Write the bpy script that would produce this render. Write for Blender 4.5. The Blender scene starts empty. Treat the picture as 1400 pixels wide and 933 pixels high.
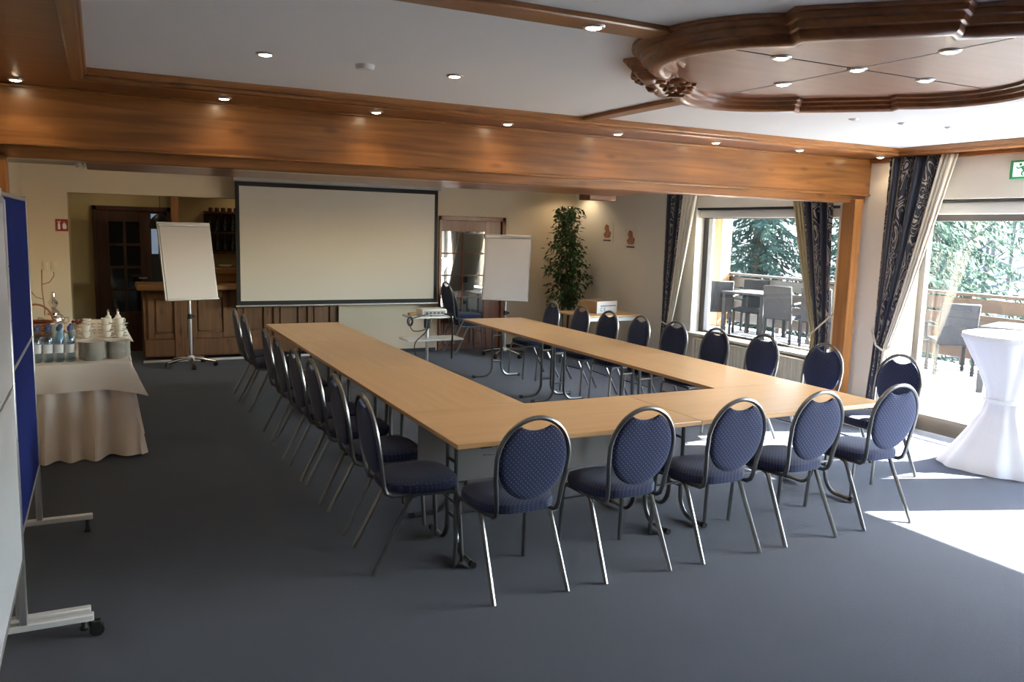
import bpy, bmesh, math, random
from mathutils import Vector, Matrix, noise

R_ = math.radians
sc = bpy.context.scene
COL = sc.collection
random.seed(7)

# ------------------------------------------------------------------ camera
CAM_H = 1.81864
YAW, PITCH, ROLL, FPX = 0.465081586, 0.134713419, 0.0270949210, 1125.29415
cy, sy, cp, sp = math.cos(YAW), math.sin(YAW), math.cos(PITCH), math.sin(PITCH)
fw = Vector((sy * cp, cy * cp, -sp)); rt0 = Vector((cy, -sy, 0)); up0 = rt0.cross(fw)
cr, sr = math.cos(ROLL), math.sin(ROLL)
rt = cr * rt0 + sr * up0; up = -sr * rt0 + cr * up0
cam_d = bpy.data.cameras.new('camera'); cam = bpy.data.objects.new('camera', cam_d); COL.objects.link(cam)
cam.matrix_world = Matrix(((rt.x, up.x, -fw.x, 0), (rt.y, up.y, -fw.y, 0), (rt.z, up.z, -fw.z, CAM_H), (0, 0, 0, 1)))
cam_d.sensor_width = 36.0; cam_d.lens = FPX / 1400 * 36.0; cam_d.clip_start = 0.05; cam_d.clip_end = 300
sc.camera = cam

# ------------------------------------------------------------------ world, sun, daylight portals, exposure
SUN_E, SKY_E, LAMP = 110.0, 3.0, 0.28
w = bpy.data.worlds.new('sky'); sc.world = w; w.use_nodes = True
nt = w.node_tree; nt.nodes.clear()
o_ = nt.nodes.new('ShaderNodeOutputWorld'); bg = nt.nodes.new('ShaderNodeBackground'); sk = nt.nodes.new('ShaderNodeTexSky')
sk.sky_type = 'NISHITA'; sk.sun_disc = False; sk.sun_elevation = R_(37); sk.sun_rotation = R_(110); sk.air_density = 1.0; sk.dust_density = 0.8
bg.inputs['Strength'].default_value = SKY_E
nt.links.new(sk.outputs[0], bg.inputs[0]); nt.links.new(bg.outputs[0], o_.inputs[0])
sun_d = bpy.data.lights.new('sun', 'SUN'); sun_d.energy = SUN_E; sun_d.angle = R_(0.6); sun_d.color = (1, 0.96, 0.9)
sun = bpy.data.objects.new('sun', sun_d); COL.objects.link(sun)
sdir = Vector((-1.04 / 1.11 * math.cos(R_(37)), 0.39 / 1.11 * math.cos(R_(37)), -math.sin(R_(37))))
sun.rotation_euler = sdir.to_track_quat('-Z', 'Y').to_euler(); sun.location = (20, -5, 15)
def portal(y0, y1, z0, z1, x=7.06):
    d = bpy.data.lights.new('window_portal', 'AREA'); d.shape = 'RECTANGLE'; d.size = z1 - z0; d.size_y = y1 - y0
    d.cycles.is_portal = True
    o = bpy.data.objects.new('window_portal', d); COL.objects.link(o)
    o.location = (x, (y0 + y1) / 2, (z0 + z1) / 2); o.rotation_euler = (0, R_(90), 0)
portal(3.5, 5.25, 0, 2.03); portal(0.3, 2.87, 0.0, 2.03); portal(6.1, 8.36, .6, 2.15)
vs = sc.view_settings
vs.view_transform = 'Standard'; vs.look = 'None'; vs.gamma = 1.0; vs.use_curve_mapping = False
vs.exposure = 0.85
sc.cycles.use_denoising = True
sc.cycles.max_bounces = 10; sc.cycles.diffuse_bounces = 6; sc.cycles.transparent_max_bounces = 16
sc.cycles.sample_clamp_indirect = 6.0

# ------------------------------------------------------------------ materials
def N(nt, t, **kw):
    n = nt.nodes.new(t)
    for k, v in kw.items():
        setattr(n, k, v)
    return n
def mat(name, col, rough=0.5, metal=0.0, spec=0.5, bump=0.0, bscale=200, var=0.0, vscale=4, sheen=0.0, emit=None, estr=0, coat=0):
    m = bpy.data.materials.new(name); m.use_nodes = True
    t = m.node_tree; b = t.nodes['Principled BSDF']
    b.inputs['Base Color'].default_value = (*col, 1); b.inputs['Roughness'].default_value = rough
    b.inputs['Metallic'].default_value = metal; b.inputs['Specular IOR Level'].default_value = spec
    if sheen:
        b.inputs['Sheen Weight'].default_value = sheen; b.inputs['Sheen Roughness'].default_value = .4
    if coat:
        b.inputs['Coat Weight'].default_value = coat; b.inputs['Coat Roughness'].default_value = .12
    if emit:
        b.inputs['Emission Color'].default_value = (*emit, 1); b.inputs['Emission Strength'].default_value = estr
    tc = N(t, 'ShaderNodeTexCoord')
    if var:
        n = N(t, 'ShaderNodeTexNoise'); n.inputs['Scale'].default_value = vscale; n.inputs['Detail'].default_value = 4
        t.links.new(tc.outputs['Object'], n.inputs['Vector'])
        mx = N(t, 'ShaderNodeMix', data_type='RGBA')
        mx.inputs[6].default_value = (*[c * (1 - var) for c in col], 1); mx.inputs[7].default_value = (*[min(1, c * (1 + var)) for c in col], 1)
        t.links.new(n.outputs['Fac'], mx.inputs[0]); t.links.new(mx.outputs[2], b.inputs['Base Color'])
    if bump:
        n2 = N(t, 'ShaderNodeTexNoise'); n2.inputs['Scale'].default_value = bscale; n2.inputs['Detail'].default_value = 3
        t.links.new(tc.outputs['Object'], n2.inputs['Vector'])
        bp = N(t, 'ShaderNodeBump'); bp.inputs['Strength'].default_value = bump; bp.inputs['Distance'].default_value = .01
        t.links.new(n2.outputs['Fac'], bp.inputs['Height']); t.links.new(bp.outputs[0], b.inputs['Normal'])
    return m
def wood(name, c1, c2, axis=0, rough=0.4, scale=1.0, coat=0.0, knots=False):
    m = bpy.data.materials.new(name); m.use_nodes = True
    t = m.node_tree; b = t.nodes['Principled BSDF']; b.inputs['Roughness'].default_value = rough
    if coat:
        b.inputs['Coat Weight'].default_value = coat; b.inputs['Coat Roughness'].default_value = .2
    tc = N(t, 'ShaderNodeTexCoord'); mp = N(t, 'ShaderNodeMapping')
    s = [14 * scale] * 3; s[axis] = 0.9 * scale
    mp.inputs['Scale'].default_value = s
    t.links.new(tc.outputs['Object'], mp.inputs['Vector'])
    n = N(t, 'ShaderNodeTexNoise'); n.inputs['Scale'].default_value = 1.6; n.inputs['Detail'].default_value = 7; n.inputs['Distortion'].default_value = 0.7
    t.links.new(mp.outputs[0], n.inputs['Vector'])
    r = N(t, 'ShaderNodeValToRGB'); r.color_ramp.elements[0].position = .3; r.color_ramp.elements[1].position = .72
    r.color_ramp.elements[0].color = (*c1, 1); r.color_ramp.elements[1].color = (*c2, 1)
    t.links.new(n.outputs['Fac'], r.inputs[0])
    src = r.outputs[0]
    if knots:
        mp2 = N(t, 'ShaderNodeMapping'); s2 = [7.0] * 3; s2[axis] = 2.6; mp2.inputs['Scale'].default_value = s2
        t.links.new(tc.outputs['Object'], mp2.inputs['Vector'])
        v = N(t, 'ShaderNodeTexVoronoi'); v.inputs['Scale'].default_value = 1.0
        t.links.new(mp2.outputs[0], v.inputs['Vector'])
        r2 = N(t, 'ShaderNodeValToRGB'); r2.color_ramp.elements[0].position = .05; r2.color_ramp.elements[1].position = .2
        r2.color_ramp.elements[0].color = (.35, .3, .3, 1); r2.color_ramp.elements[1].color = (1, 1, 1, 1)
        t.links.new(v.outputs['Distance'], r2.inputs[0])
        mx = N(t, 'ShaderNodeMix', data_type='RGBA', blend_type='MULTIPLY'); mx.inputs[0].default_value = .8
        t.links.new(src, mx.inputs[6]); t.links.new(r2.outputs[0], mx.inputs[7]); src = mx.outputs[2]
    t.links.new(src, b.inputs['Base Color'])
    bp = N(t, 'ShaderNodeBump'); bp.inputs['Strength'].default_value = .08; bp.inputs['Distance'].default_value = .004
    t.links.new(n.outputs['Fac'], bp.inputs['Height']); t.links.new(bp.outputs[0], b.inputs['Normal'])
    return m
def dotted(name, base, dot, plane):
    m = bpy.data.materials.new(name); m.use_nodes = True
    t = m.node_tree; b = t.nodes['Principled BSDF']; b.inputs['Roughness'].default_value = .85
    b.inputs['Sheen Weight'].default_value = .12
    b.inputs['Specular IOR Level'].default_value = .25
    tc = N(t, 'ShaderNodeTexCoord'); sp_ = N(t, 'ShaderNodeSeparateXYZ'); t.links.new(tc.outputs['Object'], sp_.inputs[0])
    cb = N(t, 'ShaderNodeCombineXYZ')
    if plane == 'xz':
        t.links.new(sp_.outputs[0], cb.inputs[0]); t.links.new(sp_.outputs[2], cb.inputs[1])
    else:
        for i in (0, 1):
            ad = N(t, 'ShaderNodeMath', operation='ADD'); t.links.new(sp_.outputs[i], ad.inputs[0]); t.links.new(sp_.outputs[2], ad.inputs[1]); t.links.new(ad.outputs[0], cb.inputs[i])
    mp = N(t, 'ShaderNodeMapping'); mp.inputs['Rotation'].default_value = (0, 0, R_(45)); mp.inputs['Scale'].default_value = (55, 55, 1)
    t.links.new(cb.outputs[0], mp.inputs['Vector'])
    v = N(t, 'ShaderNodeTexVoronoi', voronoi_dimensions='2D'); v.inputs['Randomness'].default_value = 0.0; v.inputs['Scale'].default_value = 1
    t.links.new(mp.outputs[0], v.inputs['Vector'])
    r = N(t, 'ShaderNodeValToRGB'); r.color_ramp.elements[0].position = .12; r.color_ramp.elements[1].position = .22
    r.color_ramp.elements[0].color = (*dot, 1); r.color_ramp.elements[1].color = (*base, 1)
    t.links.new(v.outputs['Distance'], r.inputs[0]); t.links.new(r.outputs[0], b.inputs['Base Color'])
    n2 = N(t, 'ShaderNodeTexNoise'); n2.inputs['Scale'].default_value = 400
    t.links.new(tc.outputs['Object'], n2.inputs['Vector'])
    bp = N(t, 'ShaderNodeBump'); bp.inputs['Strength'].default_value = .15; bp.inputs['Distance'].default_value = .003
    t.links.new(n2.outputs['Fac'], bp.inputs['Height']); t.links.new(bp.outputs[0], b.inputs['Normal'])
    return m
def glass(name, tint=(1, 1, 1), refl=0.06, ior=1.5):
    m = bpy.data.materials.new(name); m.use_nodes = True
    t = m.node_tree; t.nodes.clear()
    o = N(t, 'ShaderNodeOutputMaterial'); mx = N(t, 'ShaderNodeMixShader'); tr = N(t, 'ShaderNodeBsdfTransparent'); gl = N(t, 'ShaderNodeBsdfGlossy')
    tr.inputs[0].default_value = (*tint, 1); gl.inputs['Roughness'].default_value = .01
    lw = N(t, 'ShaderNodeLayerWeight'); lw.inputs['Blend'].default_value = .5
    pw = N(t, 'ShaderNodeMath', operation='POWER'); pw.inputs[1].default_value = 5.0; t.links.new(lw.outputs['Facing'], pw.inputs[0])
    f0 = ((ior - 1) / (ior + 1)) ** 2
    ma = N(t, 'ShaderNodeMath', operation='MULTIPLY_ADD'); ma.inputs[1].default_value = 1 - f0; ma.inputs[2].default_value = f0; t.links.new(pw.outputs[0], ma.inputs[0])
    t.links.new(ma.outputs[0], mx.inputs[0]); t.links.new(tr.outputs[0], mx.inputs[1]); t.links.new(gl.outputs[0], mx.inputs[2]); t.links.new(mx.outputs[0], o.inputs[0])
    return m
def floral(name, base, tan, stripe=None):
    """dark curtain cloth with stripes and a scrolling leaf pattern, in the cloth's own UV metres"""
    m = bpy.data.materials.new(name); m.use_nodes = True
    t = m.node_tree; b = t.nodes['Principled BSDF']; b.inputs['Roughness'].default_value = .6; b.inputs['Sheen Weight'].default_value = .2
    uv = N(t, 'ShaderNodeTexCoord'); sp_ = N(t, 'ShaderNodeSeparateXYZ'); t.links.new(uv.outputs['UV'], sp_.inputs[0])
    n = N(t, 'ShaderNodeTexNoise'); n.inputs['Scale'].default_value = 2.6; n.inputs['Detail'].default_value = 1.0; n.inputs['Distortion'].default_value = 3.2
    t.links.new(uv.outputs['UV'], n.inputs['Vector'])
    ring = N(t, 'ShaderNodeMath', operation='PINGPONG'); ring.inputs[1].default_value = .07
    t.links.new(n.outputs['Fac'], ring.inputs[0])
    r = N(t, 'ShaderNodeValToRGB'); r.color_ramp.elements[0].position = .62; r.color_ramp.elements[1].position = .74
    mul = N(t, 'ShaderNodeMath', operation='MULTIPLY'); mul.inputs[1].default_value = 14.3; t.links.new(ring.outputs[0], mul.inputs[0])
    t.links.new(mul.outputs[0], r.inputs[0])
    band = N(t, 'ShaderNodeMath', operation='PINGPONG'); band.inputs[1].default_value = .42
    sh = N(t, 'ShaderNodeMath', operation='ADD'); sh.inputs[1].default_value = .60; t.links.new(sp_.outputs[0], sh.inputs[0]); t.links.new(sh.outputs[0], band.inputs[0])
    bm_ = N(t, 'ShaderNodeMath', operation='GREATER_THAN'); bm_.inputs[1].default_value = .20; t.links.new(band.outputs[0], bm_.inputs[0])
    f = N(t, 'ShaderNodeMath', operation='MULTIPLY'); t.links.new(r.outputs[0], f.inputs[0]); t.links.new(bm_.outputs[0], f.inputs[1])
    mx = N(t, 'ShaderNodeMix', data_type='RGBA'); mx.inputs[6].default_value = (*base, 1); mx.inputs[7].default_value = (*tan, 1)
    t.links.new(f.outputs[0], mx.inputs[0])
    # thin gold line at the band's edge
    g1 = N(t, 'ShaderNodeMath', operation='COMPARE'); g1.inputs[1].default_value = .19; g1.inputs[2].default_value = .012
    t.links.new(band.outputs[0], g1.inputs[0])
    mx2 = N(t, 'ShaderNodeMix', data_type='RGBA'); mx2.inputs[7].default_value = (.32, .25, .15, 1)
    t.links.new(g1.outputs[0], mx2.inputs[0]); t.links.new(mx.outputs[2], mx2.inputs[6]); t.links.new(mx2.outputs[2], b.inputs['Base Color'])
    return m

M = {}
M['carpet'] = mat('carpet', (.037, .043, .062), .95, bump=.5, bscale=260, var=.22, vscale=2.2, spec=.15, sheen=.25)
M['ceiling'] = mat('ceiling_paint', (.80, .80, .78), .9, bump=.04, bscale=90, spec=.2)
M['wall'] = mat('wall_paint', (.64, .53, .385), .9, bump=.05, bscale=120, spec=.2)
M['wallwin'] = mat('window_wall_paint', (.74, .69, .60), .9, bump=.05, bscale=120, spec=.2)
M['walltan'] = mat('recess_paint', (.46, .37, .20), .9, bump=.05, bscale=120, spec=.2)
M['beam'] = wood('beam_wood', (.16, .060, .015), (.34, .14, .038), 0, .33, .8, coat=.25, knots=True)
M['beamy'] = wood('beam_wood_lengthwise', (.155, .056, .014), (.29, .115, .030), 1, .33, .8, coat=.25)
M['soffit'] = wood('soffit_wood', (.13, .038, .010), (.22, .070, .018), 0, .4, .8, coat=.2)
M['post'] = wood('post_wood', (.26, .10, .024), (.40, .17, .045), 2, .45, 1.0)
M['medal'] = wood('medallion_wood', (.17, .060, .022), (.27, .105, .042), 0, .28, .9, coat=.25)
M['medpanel'] = wood('medallion_panel_wood', (.21, .090, .050), (.28, .122, .070), 0, .42, .8, coat=.15)
M['table'] = wood('beech_laminate', (.62, .37, .165), (.70, .43, .20), 1, .35, .7, coat=.08)
M['tablex'] = wood('beech_laminate_cross', (.62, .37, .165), (.70, .43, .20), 0, .35, .7, coat=.08)
M['tedge'] = wood('beech_edge', (.50, .29, .12), (.60, .36, .16), 1, .4, .9)
M['chrome'] = mat('chrome', (.75, .75, .76), .15, 1.0)
M['tube'] = mat('grey_steel_tube', (.20, .205, .20), .30, 1.0)
M['ctube'] = mat('chair_frame_steel', (.24, .24, .235), .30, .9, var=.12, vscale=300)
M['darkpl'] = mat('black_plastic', (.012, .012, .013), .45)
M['grey'] = mat('grey_panel', (.33, .32, .31), .5)
M['fab_b'] = dotted('navy_dotted_back_cloth', (.018, .026, .076), (.11, .14, .26), 'xz')
M['fab_s'] = dotted('navy_dotted_seat_cloth', (.020, .026, .066), (.085, .11, .21), 'xy')
M['screen'] = mat('projection_cloth', (.59, .54, .47), .9, spec=.1)
M['black'] = mat('black_border', (.008, .008, .009), .7)
M['alu'] = mat('aluminium', (.62, .62, .62), .35, .9)
M['whitepl'] = mat('white_plastic', (.75, .75, .73), .4)
M['paper'] = mat('paper', (.66, .61, .59), .85, spec=.2)
M['white'] = mat('white_enamel', (.72, .73, .74), .25, var=.04, vscale=3)
M['pin'] = mat('blue_pinboard_felt', (.012, .020, .115), .95, bump=.3, bscale=500, spec=.1)
M['cloth'] = mat('damask_tablecloth', (.86, .77, .67), .85, bump=.06, bscale=300, spec=.2, sheen=.15)
M['whitecloth'] = mat('white_table_cover', (.90, .90, .90), .8, spec=.2)
M['china'] = mat('china', (.80, .77, .70), .2, coat=.3)
M['plates'] = mat('plate_china', (.62, .60, .55), .3, coat=.2)
M['bottle'] = glass('bottle_plastic', (.80, .87, .93), ior=1.45)
M['bcap'] = mat('blue_bottle_cap', (.03, .06, .20), .4)
M['blabel'] = mat('bottle_label', (.72, .75, .80), .5)
M['dkwood'] = wood('dark_door_wood', (.038, .014, .008), (.070, .024, .012), 2, .4, .9)
M['rdwood'] = wood('red_door_wood', (.17, .06, .028), (.26, .095, .045), 2, .35, .9, coat=.15)
M['barwood'] = wood('bar_oak', (.12, .052, .018), (.21, .096, .033), 2, .5, .9, knots=True)
M['bartop'] = wood('bar_top_oak', (.36, .19, .07), (.46, .26, .10), 0, .35, .9)
M['dglass'] = mat('dark_door_glass', (.010, .014, .018), .04, spec=.9)
M['mglass'] = mat('reflecting_door_glass', (.035, .055, .065), .015, spec=1.0, coat=1.0)
M['mglass'].node_tree.nodes['Principled BSDF'].inputs['IOR'].default_value = 2.2
M['wglass'] = glass('window_glass', (.97, .985, .98), ior=1.45)
M['wframe'] = mat('dark_window_frame', (.05, .045, .042), .5)
M['wblind'] = mat('blind_box', (.70, .68, .64), .6)
M['cream'] = mat('cream_curtain_cloth', (.72, .66, .54), .8, spec=.2, sheen=.2)
M['gold'] = mat('gold_curtain_cloth', (.40, .32, .18), .6, spec=.3, sheen=.3, var=.15, vscale=40)
M['floral'] = floral('floral_dark_curtain_cloth', (.008, .010, .024), (.40, .34, .28))
M['cord'] = mat('cream_cord', (.62, .56, .45), .8)
M['radi'] = mat('radiator_enamel', (.70, .66, .55), .35)
M['deck'] = wood('grey_deck_boards', (.42, .41, .39), (.55, .54, .52), 1, .6, .5)
M['riser'] = wood('step_riser', (.016, .012, .009), (.026, .020, .016), 1, .9, .6)
M['rail'] = wood('railing_board', (.030, .017, .011), (.050, .030, .020), 1, .6, .8)
M['larch'] = wood('larch_post', (.24, .13, .06), (.33, .19, .09), 2, .6, .9)
M['rattan'] = mat('grey_rattan', (.014, .015, .018), .7, spec=.2, bump=.6, bscale=120)
M['needles'] = mat('fir_needles', (.032, .055, .042), .7, var=.5, vscale=2.5)
m_ = M['needles']; t_ = m_.node_tree; b_ = t_.nodes['Principled BSDF']; b_.inputs['Specular IOR Level'].default_value = .08
tl_ = N(t_, 'ShaderNodeBsdfTranslucent'); tl_.inputs[0].default_value = (.055, .085, .062, 1); ms_ = N(t_, 'ShaderNodeMixShader'); ms_.inputs[0].default_value = .45
o_ = t_.nodes['Material Output']; t_.links.new(b_.outputs[0], ms_.inputs[1]); t_.links.new(tl_.outputs[0], ms_.inputs[2]); t_.links.new(ms_.outputs[0], o_.inputs[0])
M['bark'] = mat('bark', (.10, .075, .055), .9, var=.3, vscale=9)
M['palebark'] = mat('pale_bark', (.055, .050, .046), .9, var=.3, vscale=6)
M['ground'] = mat('pale_ground', (.050, .047, .042), .95, var=.35, vscale=.7)
M['leaf'] = mat('ficus_leaf', (.030, .085, .020), .4, var=.6, vscale=6, spec=.5)
M['stem'] = mat('ficus_stem', (.10, .065, .035), .8)
M['pot'] = mat('terracotta', (.26, .11, .06), .7)
M['card'] = mat('cardboard', (.40, .27, .14), .8, var=.08)
M['cardw'] = mat('white_carton', (.72, .71, .69), .6)
M['ink'] = mat('printed_ink', (.06, .06, .09), .7)
M['red'] = mat('sign_red', (.28, .02, .015), .5)
M['green'] = mat('sign_green', (.03, .30, .12), .5)
M['signw'] = mat('sign_white', (.8, .85, .82), .5, emit=(.7, 1, .85), estr=.35)
M['silver'] = mat('urn_silver', (.72, .68, .62), .16, 1.0)
M['wicker'] = wood('wicker', (.22, .07, .03), (.34, .13, .05), 0, .6, 2.0)
M['bluecup'] = mat('pale_blue_paper', (.50, .58, .60), .6)
M['lamp'] = mat('lamp_glow', (1, 1, 1), .5, emit=(1.0, .82, .55), estr=40)
M['dayglow'] = mat('daylight_glow_pane', (.2, .25, .35), .3, emit=(.35, .45, .62), estr=.22)  # own glow stands in for daylight seen past the recess door
M['art1'] = mat('poster_print', (.38, .16, .10), .7, var=.7, vscale=14)
M['redfr'] = mat('dark_red_berry', (.16, .02, .015), .4)

# ------------------------------------------------------------------ mesh builder
class MB:
    def __init__(s):
        s.v = []; s.f = []; s.uv = {}
    def add(s, vs, fs):
        n = len(s.v); s.v += [Vector(v) for v in vs]; s.f += [tuple(i + n for i in f) for f in fs]; return s
    def box(s, x0, x1, y0, y1, z0, z1, T=None):
        vs = [Vector((x, y, z)) for z in (z0, z1) for y in (y0, y1) for x in (x0, x1)]
        if T: vs = [T @ v for v in vs]
        return s.add(vs, [(0, 2, 3, 1), (4, 5, 7, 6), (0, 1, 5, 4), (2, 6, 7, 3), (0, 4, 6, 2), (1, 3, 7, 5)])
    def cbox(s, x0, x1, y0, y1, z0, z1, b=.004, T=None):
        """box with chamfered edges"""
        pts = []
        def q(x, y, z):
            sx = 1 if x == x1 else -1; sy_ = 1 if y == y1 else -1; sz = 1 if z == z1 else -1
            return [(x - sx * b, y - sy_ * b, z), (x - sx * b, y, z - sz * b), (x, y - sy_ * b, z - sz * b)]
        for z in (z0, z1):
            for y in (y0, y1):
                for x in (x0, x1):
                    pts += q(x, y, z)
        bm = bmesh.new(); vv = [bm.verts.new(T @ Vector(p) if T else p) for p in pts]
        r = bmesh.ops.convex_hull(bm, input=vv)
        bm.verts.index_update()
        s.add([v.co for v in bm.verts], [tuple(v.index for v in f.verts) for f in bm.faces]); bm.free(); return s
    def tube(s, pts, r, n=8, closed=False, caps=True, ry=None):
        pts = [Vector(p) for p in pts]; L = len(pts); rings = []
        rr = r if isinstance(r, (list, tuple)) else [r] * L
        prev = None
        for i, p in enumerate(pts):
            if closed: t = (pts[(i + 1) % L] - pts[i - 1]).normalized()
            else: t = (pts[min(i + 1, L - 1)] - pts[max(i - 1, 0)]).normalized()
            if prev is None:
                a = Vector((0, 0, 1)) if abs(t.z) < .9 else Vector((1, 0, 0))
                u = (a - t * a.dot(t)).normalized()
            else:
                u = (prev - t * prev.dot(t)).normalized()
            prev = u; v = t.cross(u)
            rings.append([p + (u * math.cos(2 * math.pi * k / n) + v * math.sin(2 * math.pi * k / n) * (ry / r if ry else 1)) * rr[i] for k in range(n)])
        vs = [v for ring in rings for v in ring]; fs = []
        for i in range(L if closed else L - 1):
            j = (i + 1) % L
            for k in range(n):
                fs.append((i * n + k, i * n + (k + 1) % n, j * n + (k + 1) % n, j * n + k))
        if caps and not closed:
            fs.append(tuple(reversed(range(n)))); fs.append(tuple((L - 1) * n + k for k in range(n)))
        return s.add(vs, fs)
    def lathe(s, prof, n=24, c=(0, 0), T=None):
        """prof: (r, z) from bottom to top"""
        vs = []; fs = []; L = len(prof)
        for r, z in prof:
            for k in range(n):
                a = 2 * math.pi * k / n
                p = Vector((c[0] + max(r, 1e-4) * math.cos(a), c[1] + max(r, 1e-4) * math.sin(a), z)); vs.append(T @ p if T else p)
        for i in range(L - 1):
            for k in range(n):
                fs.append((i * n + k, i * n + (k + 1) % n, (i + 1) * n + (k + 1) % n, (i + 1) * n + k))
        fs.append(tuple(reversed(range(n)))); fs.append(tuple((L - 1) * n + k for k in range(n)))
        return s.add(vs, fs)
    def loft(s, rings, cap=True):
        n = len(rings[0]); vs = [v for r in rings for v in r]; fs = []
        for i in range(len(rings) - 1):
            for k in range(n):
                fs.append((i * n + k, i * n + (k + 1) % n, (i + 1) * n + (k + 1) % n, (i + 1) * n + k))
        if cap:
            fs.append(tuple(reversed(range(n)))); fs.append(tuple((len(rings) - 1) * n + k for k in range(n)))
        return s.add(vs, fs)
    def prism(s, poly, a0, a1, plane='xy'):
        def P(p, a):
            return {'xy': (p[0], p[1], a), 'xz': (p[0], a, p[1]), 'yz': (a, p[0], p[1])}[plane]
        return s.loft([[P(p, a0) for p in poly], [P(p, a1) for p in poly]])
    def grid(s, fn, nu, nv, uvs=None):
        n = len(s.v); vs = [fn(i / nu, j / nv) for j in range(nv + 1) for i in range(nu + 1)]
        fs = [(j * (nu + 1) + i, j * (nu + 1) + i + 1, (j + 1) * (nu + 1) + i + 1, (j + 1) * (nu + 1) + i) for j in range(nv) for i in range(nu)]
        s.add(vs, fs)
        if uvs:
            for j in range(nv + 1):
                for i in range(nu + 1):
                    s.uv[n + j * (nu + 1) + i] = uvs(i / nu, j / nv)
        return s
def obj(name, mb, m, parent=None, smooth=True, loc=None, fix=True, **kw):
    me = bpy.data.meshes.new(name); me.from_pydata([tuple(v) for v in mb.v], [], mb.f)
    if fix:
        bm = bmesh.new(); bm.from_mesh(me); bmesh.ops.recalc_face_normals(bm, faces=bm.faces); bm.to_mesh(me); bm.free()
    if mb.uv:
        l = me.uv_layers.new(name='uv')
        for lp in me.loops: l.data[lp.index].uv = mb.uv.get(lp.vertex_index, (0, 0))
    if smooth:
        me.shade_smooth(); me.set_sharp_from_angle(angle=R_(38))
    me.materials.append(M[m] if isinstance(m, str) else m)
    o = bpy.data.objects.new(name, me); COL.objects.link(o)
    if parent: o.parent = parent
    if loc: o.location = loc
    for k, v in kw.items(): o[k] = v
    return o
def thing(name, label, cat, loc=(0, 0, 0), rz=0.0, group=None):
    o = bpy.data.objects.new(name, None); COL.objects.link(o); o.empty_display_size = .1
    o.location = loc; o.rotation_euler = (0, 0, rz); o['label'] = label; o['category'] = cat
    if group: o['group'] = group
    return o
def tag(o, label, cat, group=None, kind=None):
    o['label'] = label; o['category'] = cat
    if group: o['group'] = group
    if kind: o['kind'] = kind
    return o
def struct(name, mb, m, parent=None, smooth=True):
    o = obj(name, mb, m, parent, smooth)
    if not parent: o['kind'] = 'structure'
    return o
def sroot(name, loc=(0, 0, 0)):
    o = bpy.data.objects.new(name, None); COL.objects.link(o); o.location = loc; o['kind'] = 'structure'; return o
KIDS = {}
def kids(o):
    return [c for c in bpy.data.objects if c.parent == o]
def dup(root, loc, rz=None, label=None, group=None):
    r = root.copy(); COL.objects.link(r); r.location = loc
    if rz is not None: r.rotation_euler = (0, 0, rz)
    if label: r['label'] = label
    if group: r['group'] = group
    for ch in kids(root):
        c = ch.copy(); COL.objects.link(c); c.parent = r
        for g in kids(ch):
            d = g.copy(); COL.objects.link(d); d.parent = c
    return r
def arc(cx, cz, r, a0, a1, n):
    return [(cx + r * math.cos(R_(a0 + (a1 - a0) * i / n)), cz + r * math.sin(R_(a0 + (a1 - a0) * i / n))) for i in range(n + 1)]
ORD = ['first', 'second', 'third', 'fourth', 'fifth', 'sixth', 'seventh', 'eighth', 'ninth', 'tenth']

# ------------------------------------------------------------------ room shell
XL, XR, YF, YB = -0.80, 6.75, 11.35, -2.6
ZC, ZS = 2.64, 2.585
struct('floor', MB().box(XL - .3, 7.08, YB - .2, 13.2, -.12, 0), 'carpet', smooth=False)
# window wall: piers between openings
wr = MB()
for y0, y1 in ((YB, 0.3), (2.87, 3.5), (5.27, 6.1), (8.36, YF)):
    wr.box(XR, 7.05, y0, y1, 0, 2.7)
for y0, y1, z in ((0.3, 2.87, 2.03), (3.5, 5.27, 2.19), (6.1, 8.36, 2.15)):
    wr.box(XR, 7.05, y0, y1, z, 2.7)
wr.box(XR, 7.05, 6.1, 8.36, 0, .58)
struct('wall_right', wr, 'wallwin', smooth=False)
struct('wall_left', MB().box(XL - .2, XL, YB, 12.6, 0, 2.7), 'wall', smooth=False)
struct('wall_near', MB().box(XL - .2, 7.05, YB - .2, YB, 0, 2.7), 'dkwood', smooth=False)  # unseen wall, its dark wood chosen to cut bounce light
wf = MB().box(XL, -.33, YF, YF + .2, 0, 2.55).box(-.33, 2.97, YF, YF + .2, 2.12, 2.55)
wf.box(2.97, 4.45, YF, YF + .2, 0, 2.55).box(4.45, 5.53, YF, YF + .2, 1.99, 2.55).box(5.53, 7.05, YF, YF + .2, 0, 2.55)
struct('wall_far', wf, 'wall', smooth=False)
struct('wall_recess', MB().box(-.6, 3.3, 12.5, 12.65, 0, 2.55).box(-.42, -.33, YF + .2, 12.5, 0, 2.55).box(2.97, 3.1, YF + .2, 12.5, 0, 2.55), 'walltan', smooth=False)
struct('ceiling', MB().box(-.05, 6.53, YB, 5.34, ZC, ZC + .1), 'ceiling', smooth=False)
struct('ceiling_rear', MB().box(XL - .2, 7.05, 5.95, 12.65, 2.5, 2.62), 'ceiling', smooth=False)
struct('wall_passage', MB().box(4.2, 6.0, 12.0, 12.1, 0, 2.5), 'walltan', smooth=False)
struct('baseboard_far', MB().cbox(2.97, 4.42, YF - .015, YF, 0, .05, .003).cbox(5.56, XR, YF - .015, YF, 0, .05, .003), 'darkpl')
struct('baseboard_right', MB().cbox(XR - .015, XR, 8.4, YF, 0, .06, .003).cbox(XR - .015, XR, 5.3, 6.1, 0, .06, .003), 'darkpl')
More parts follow.
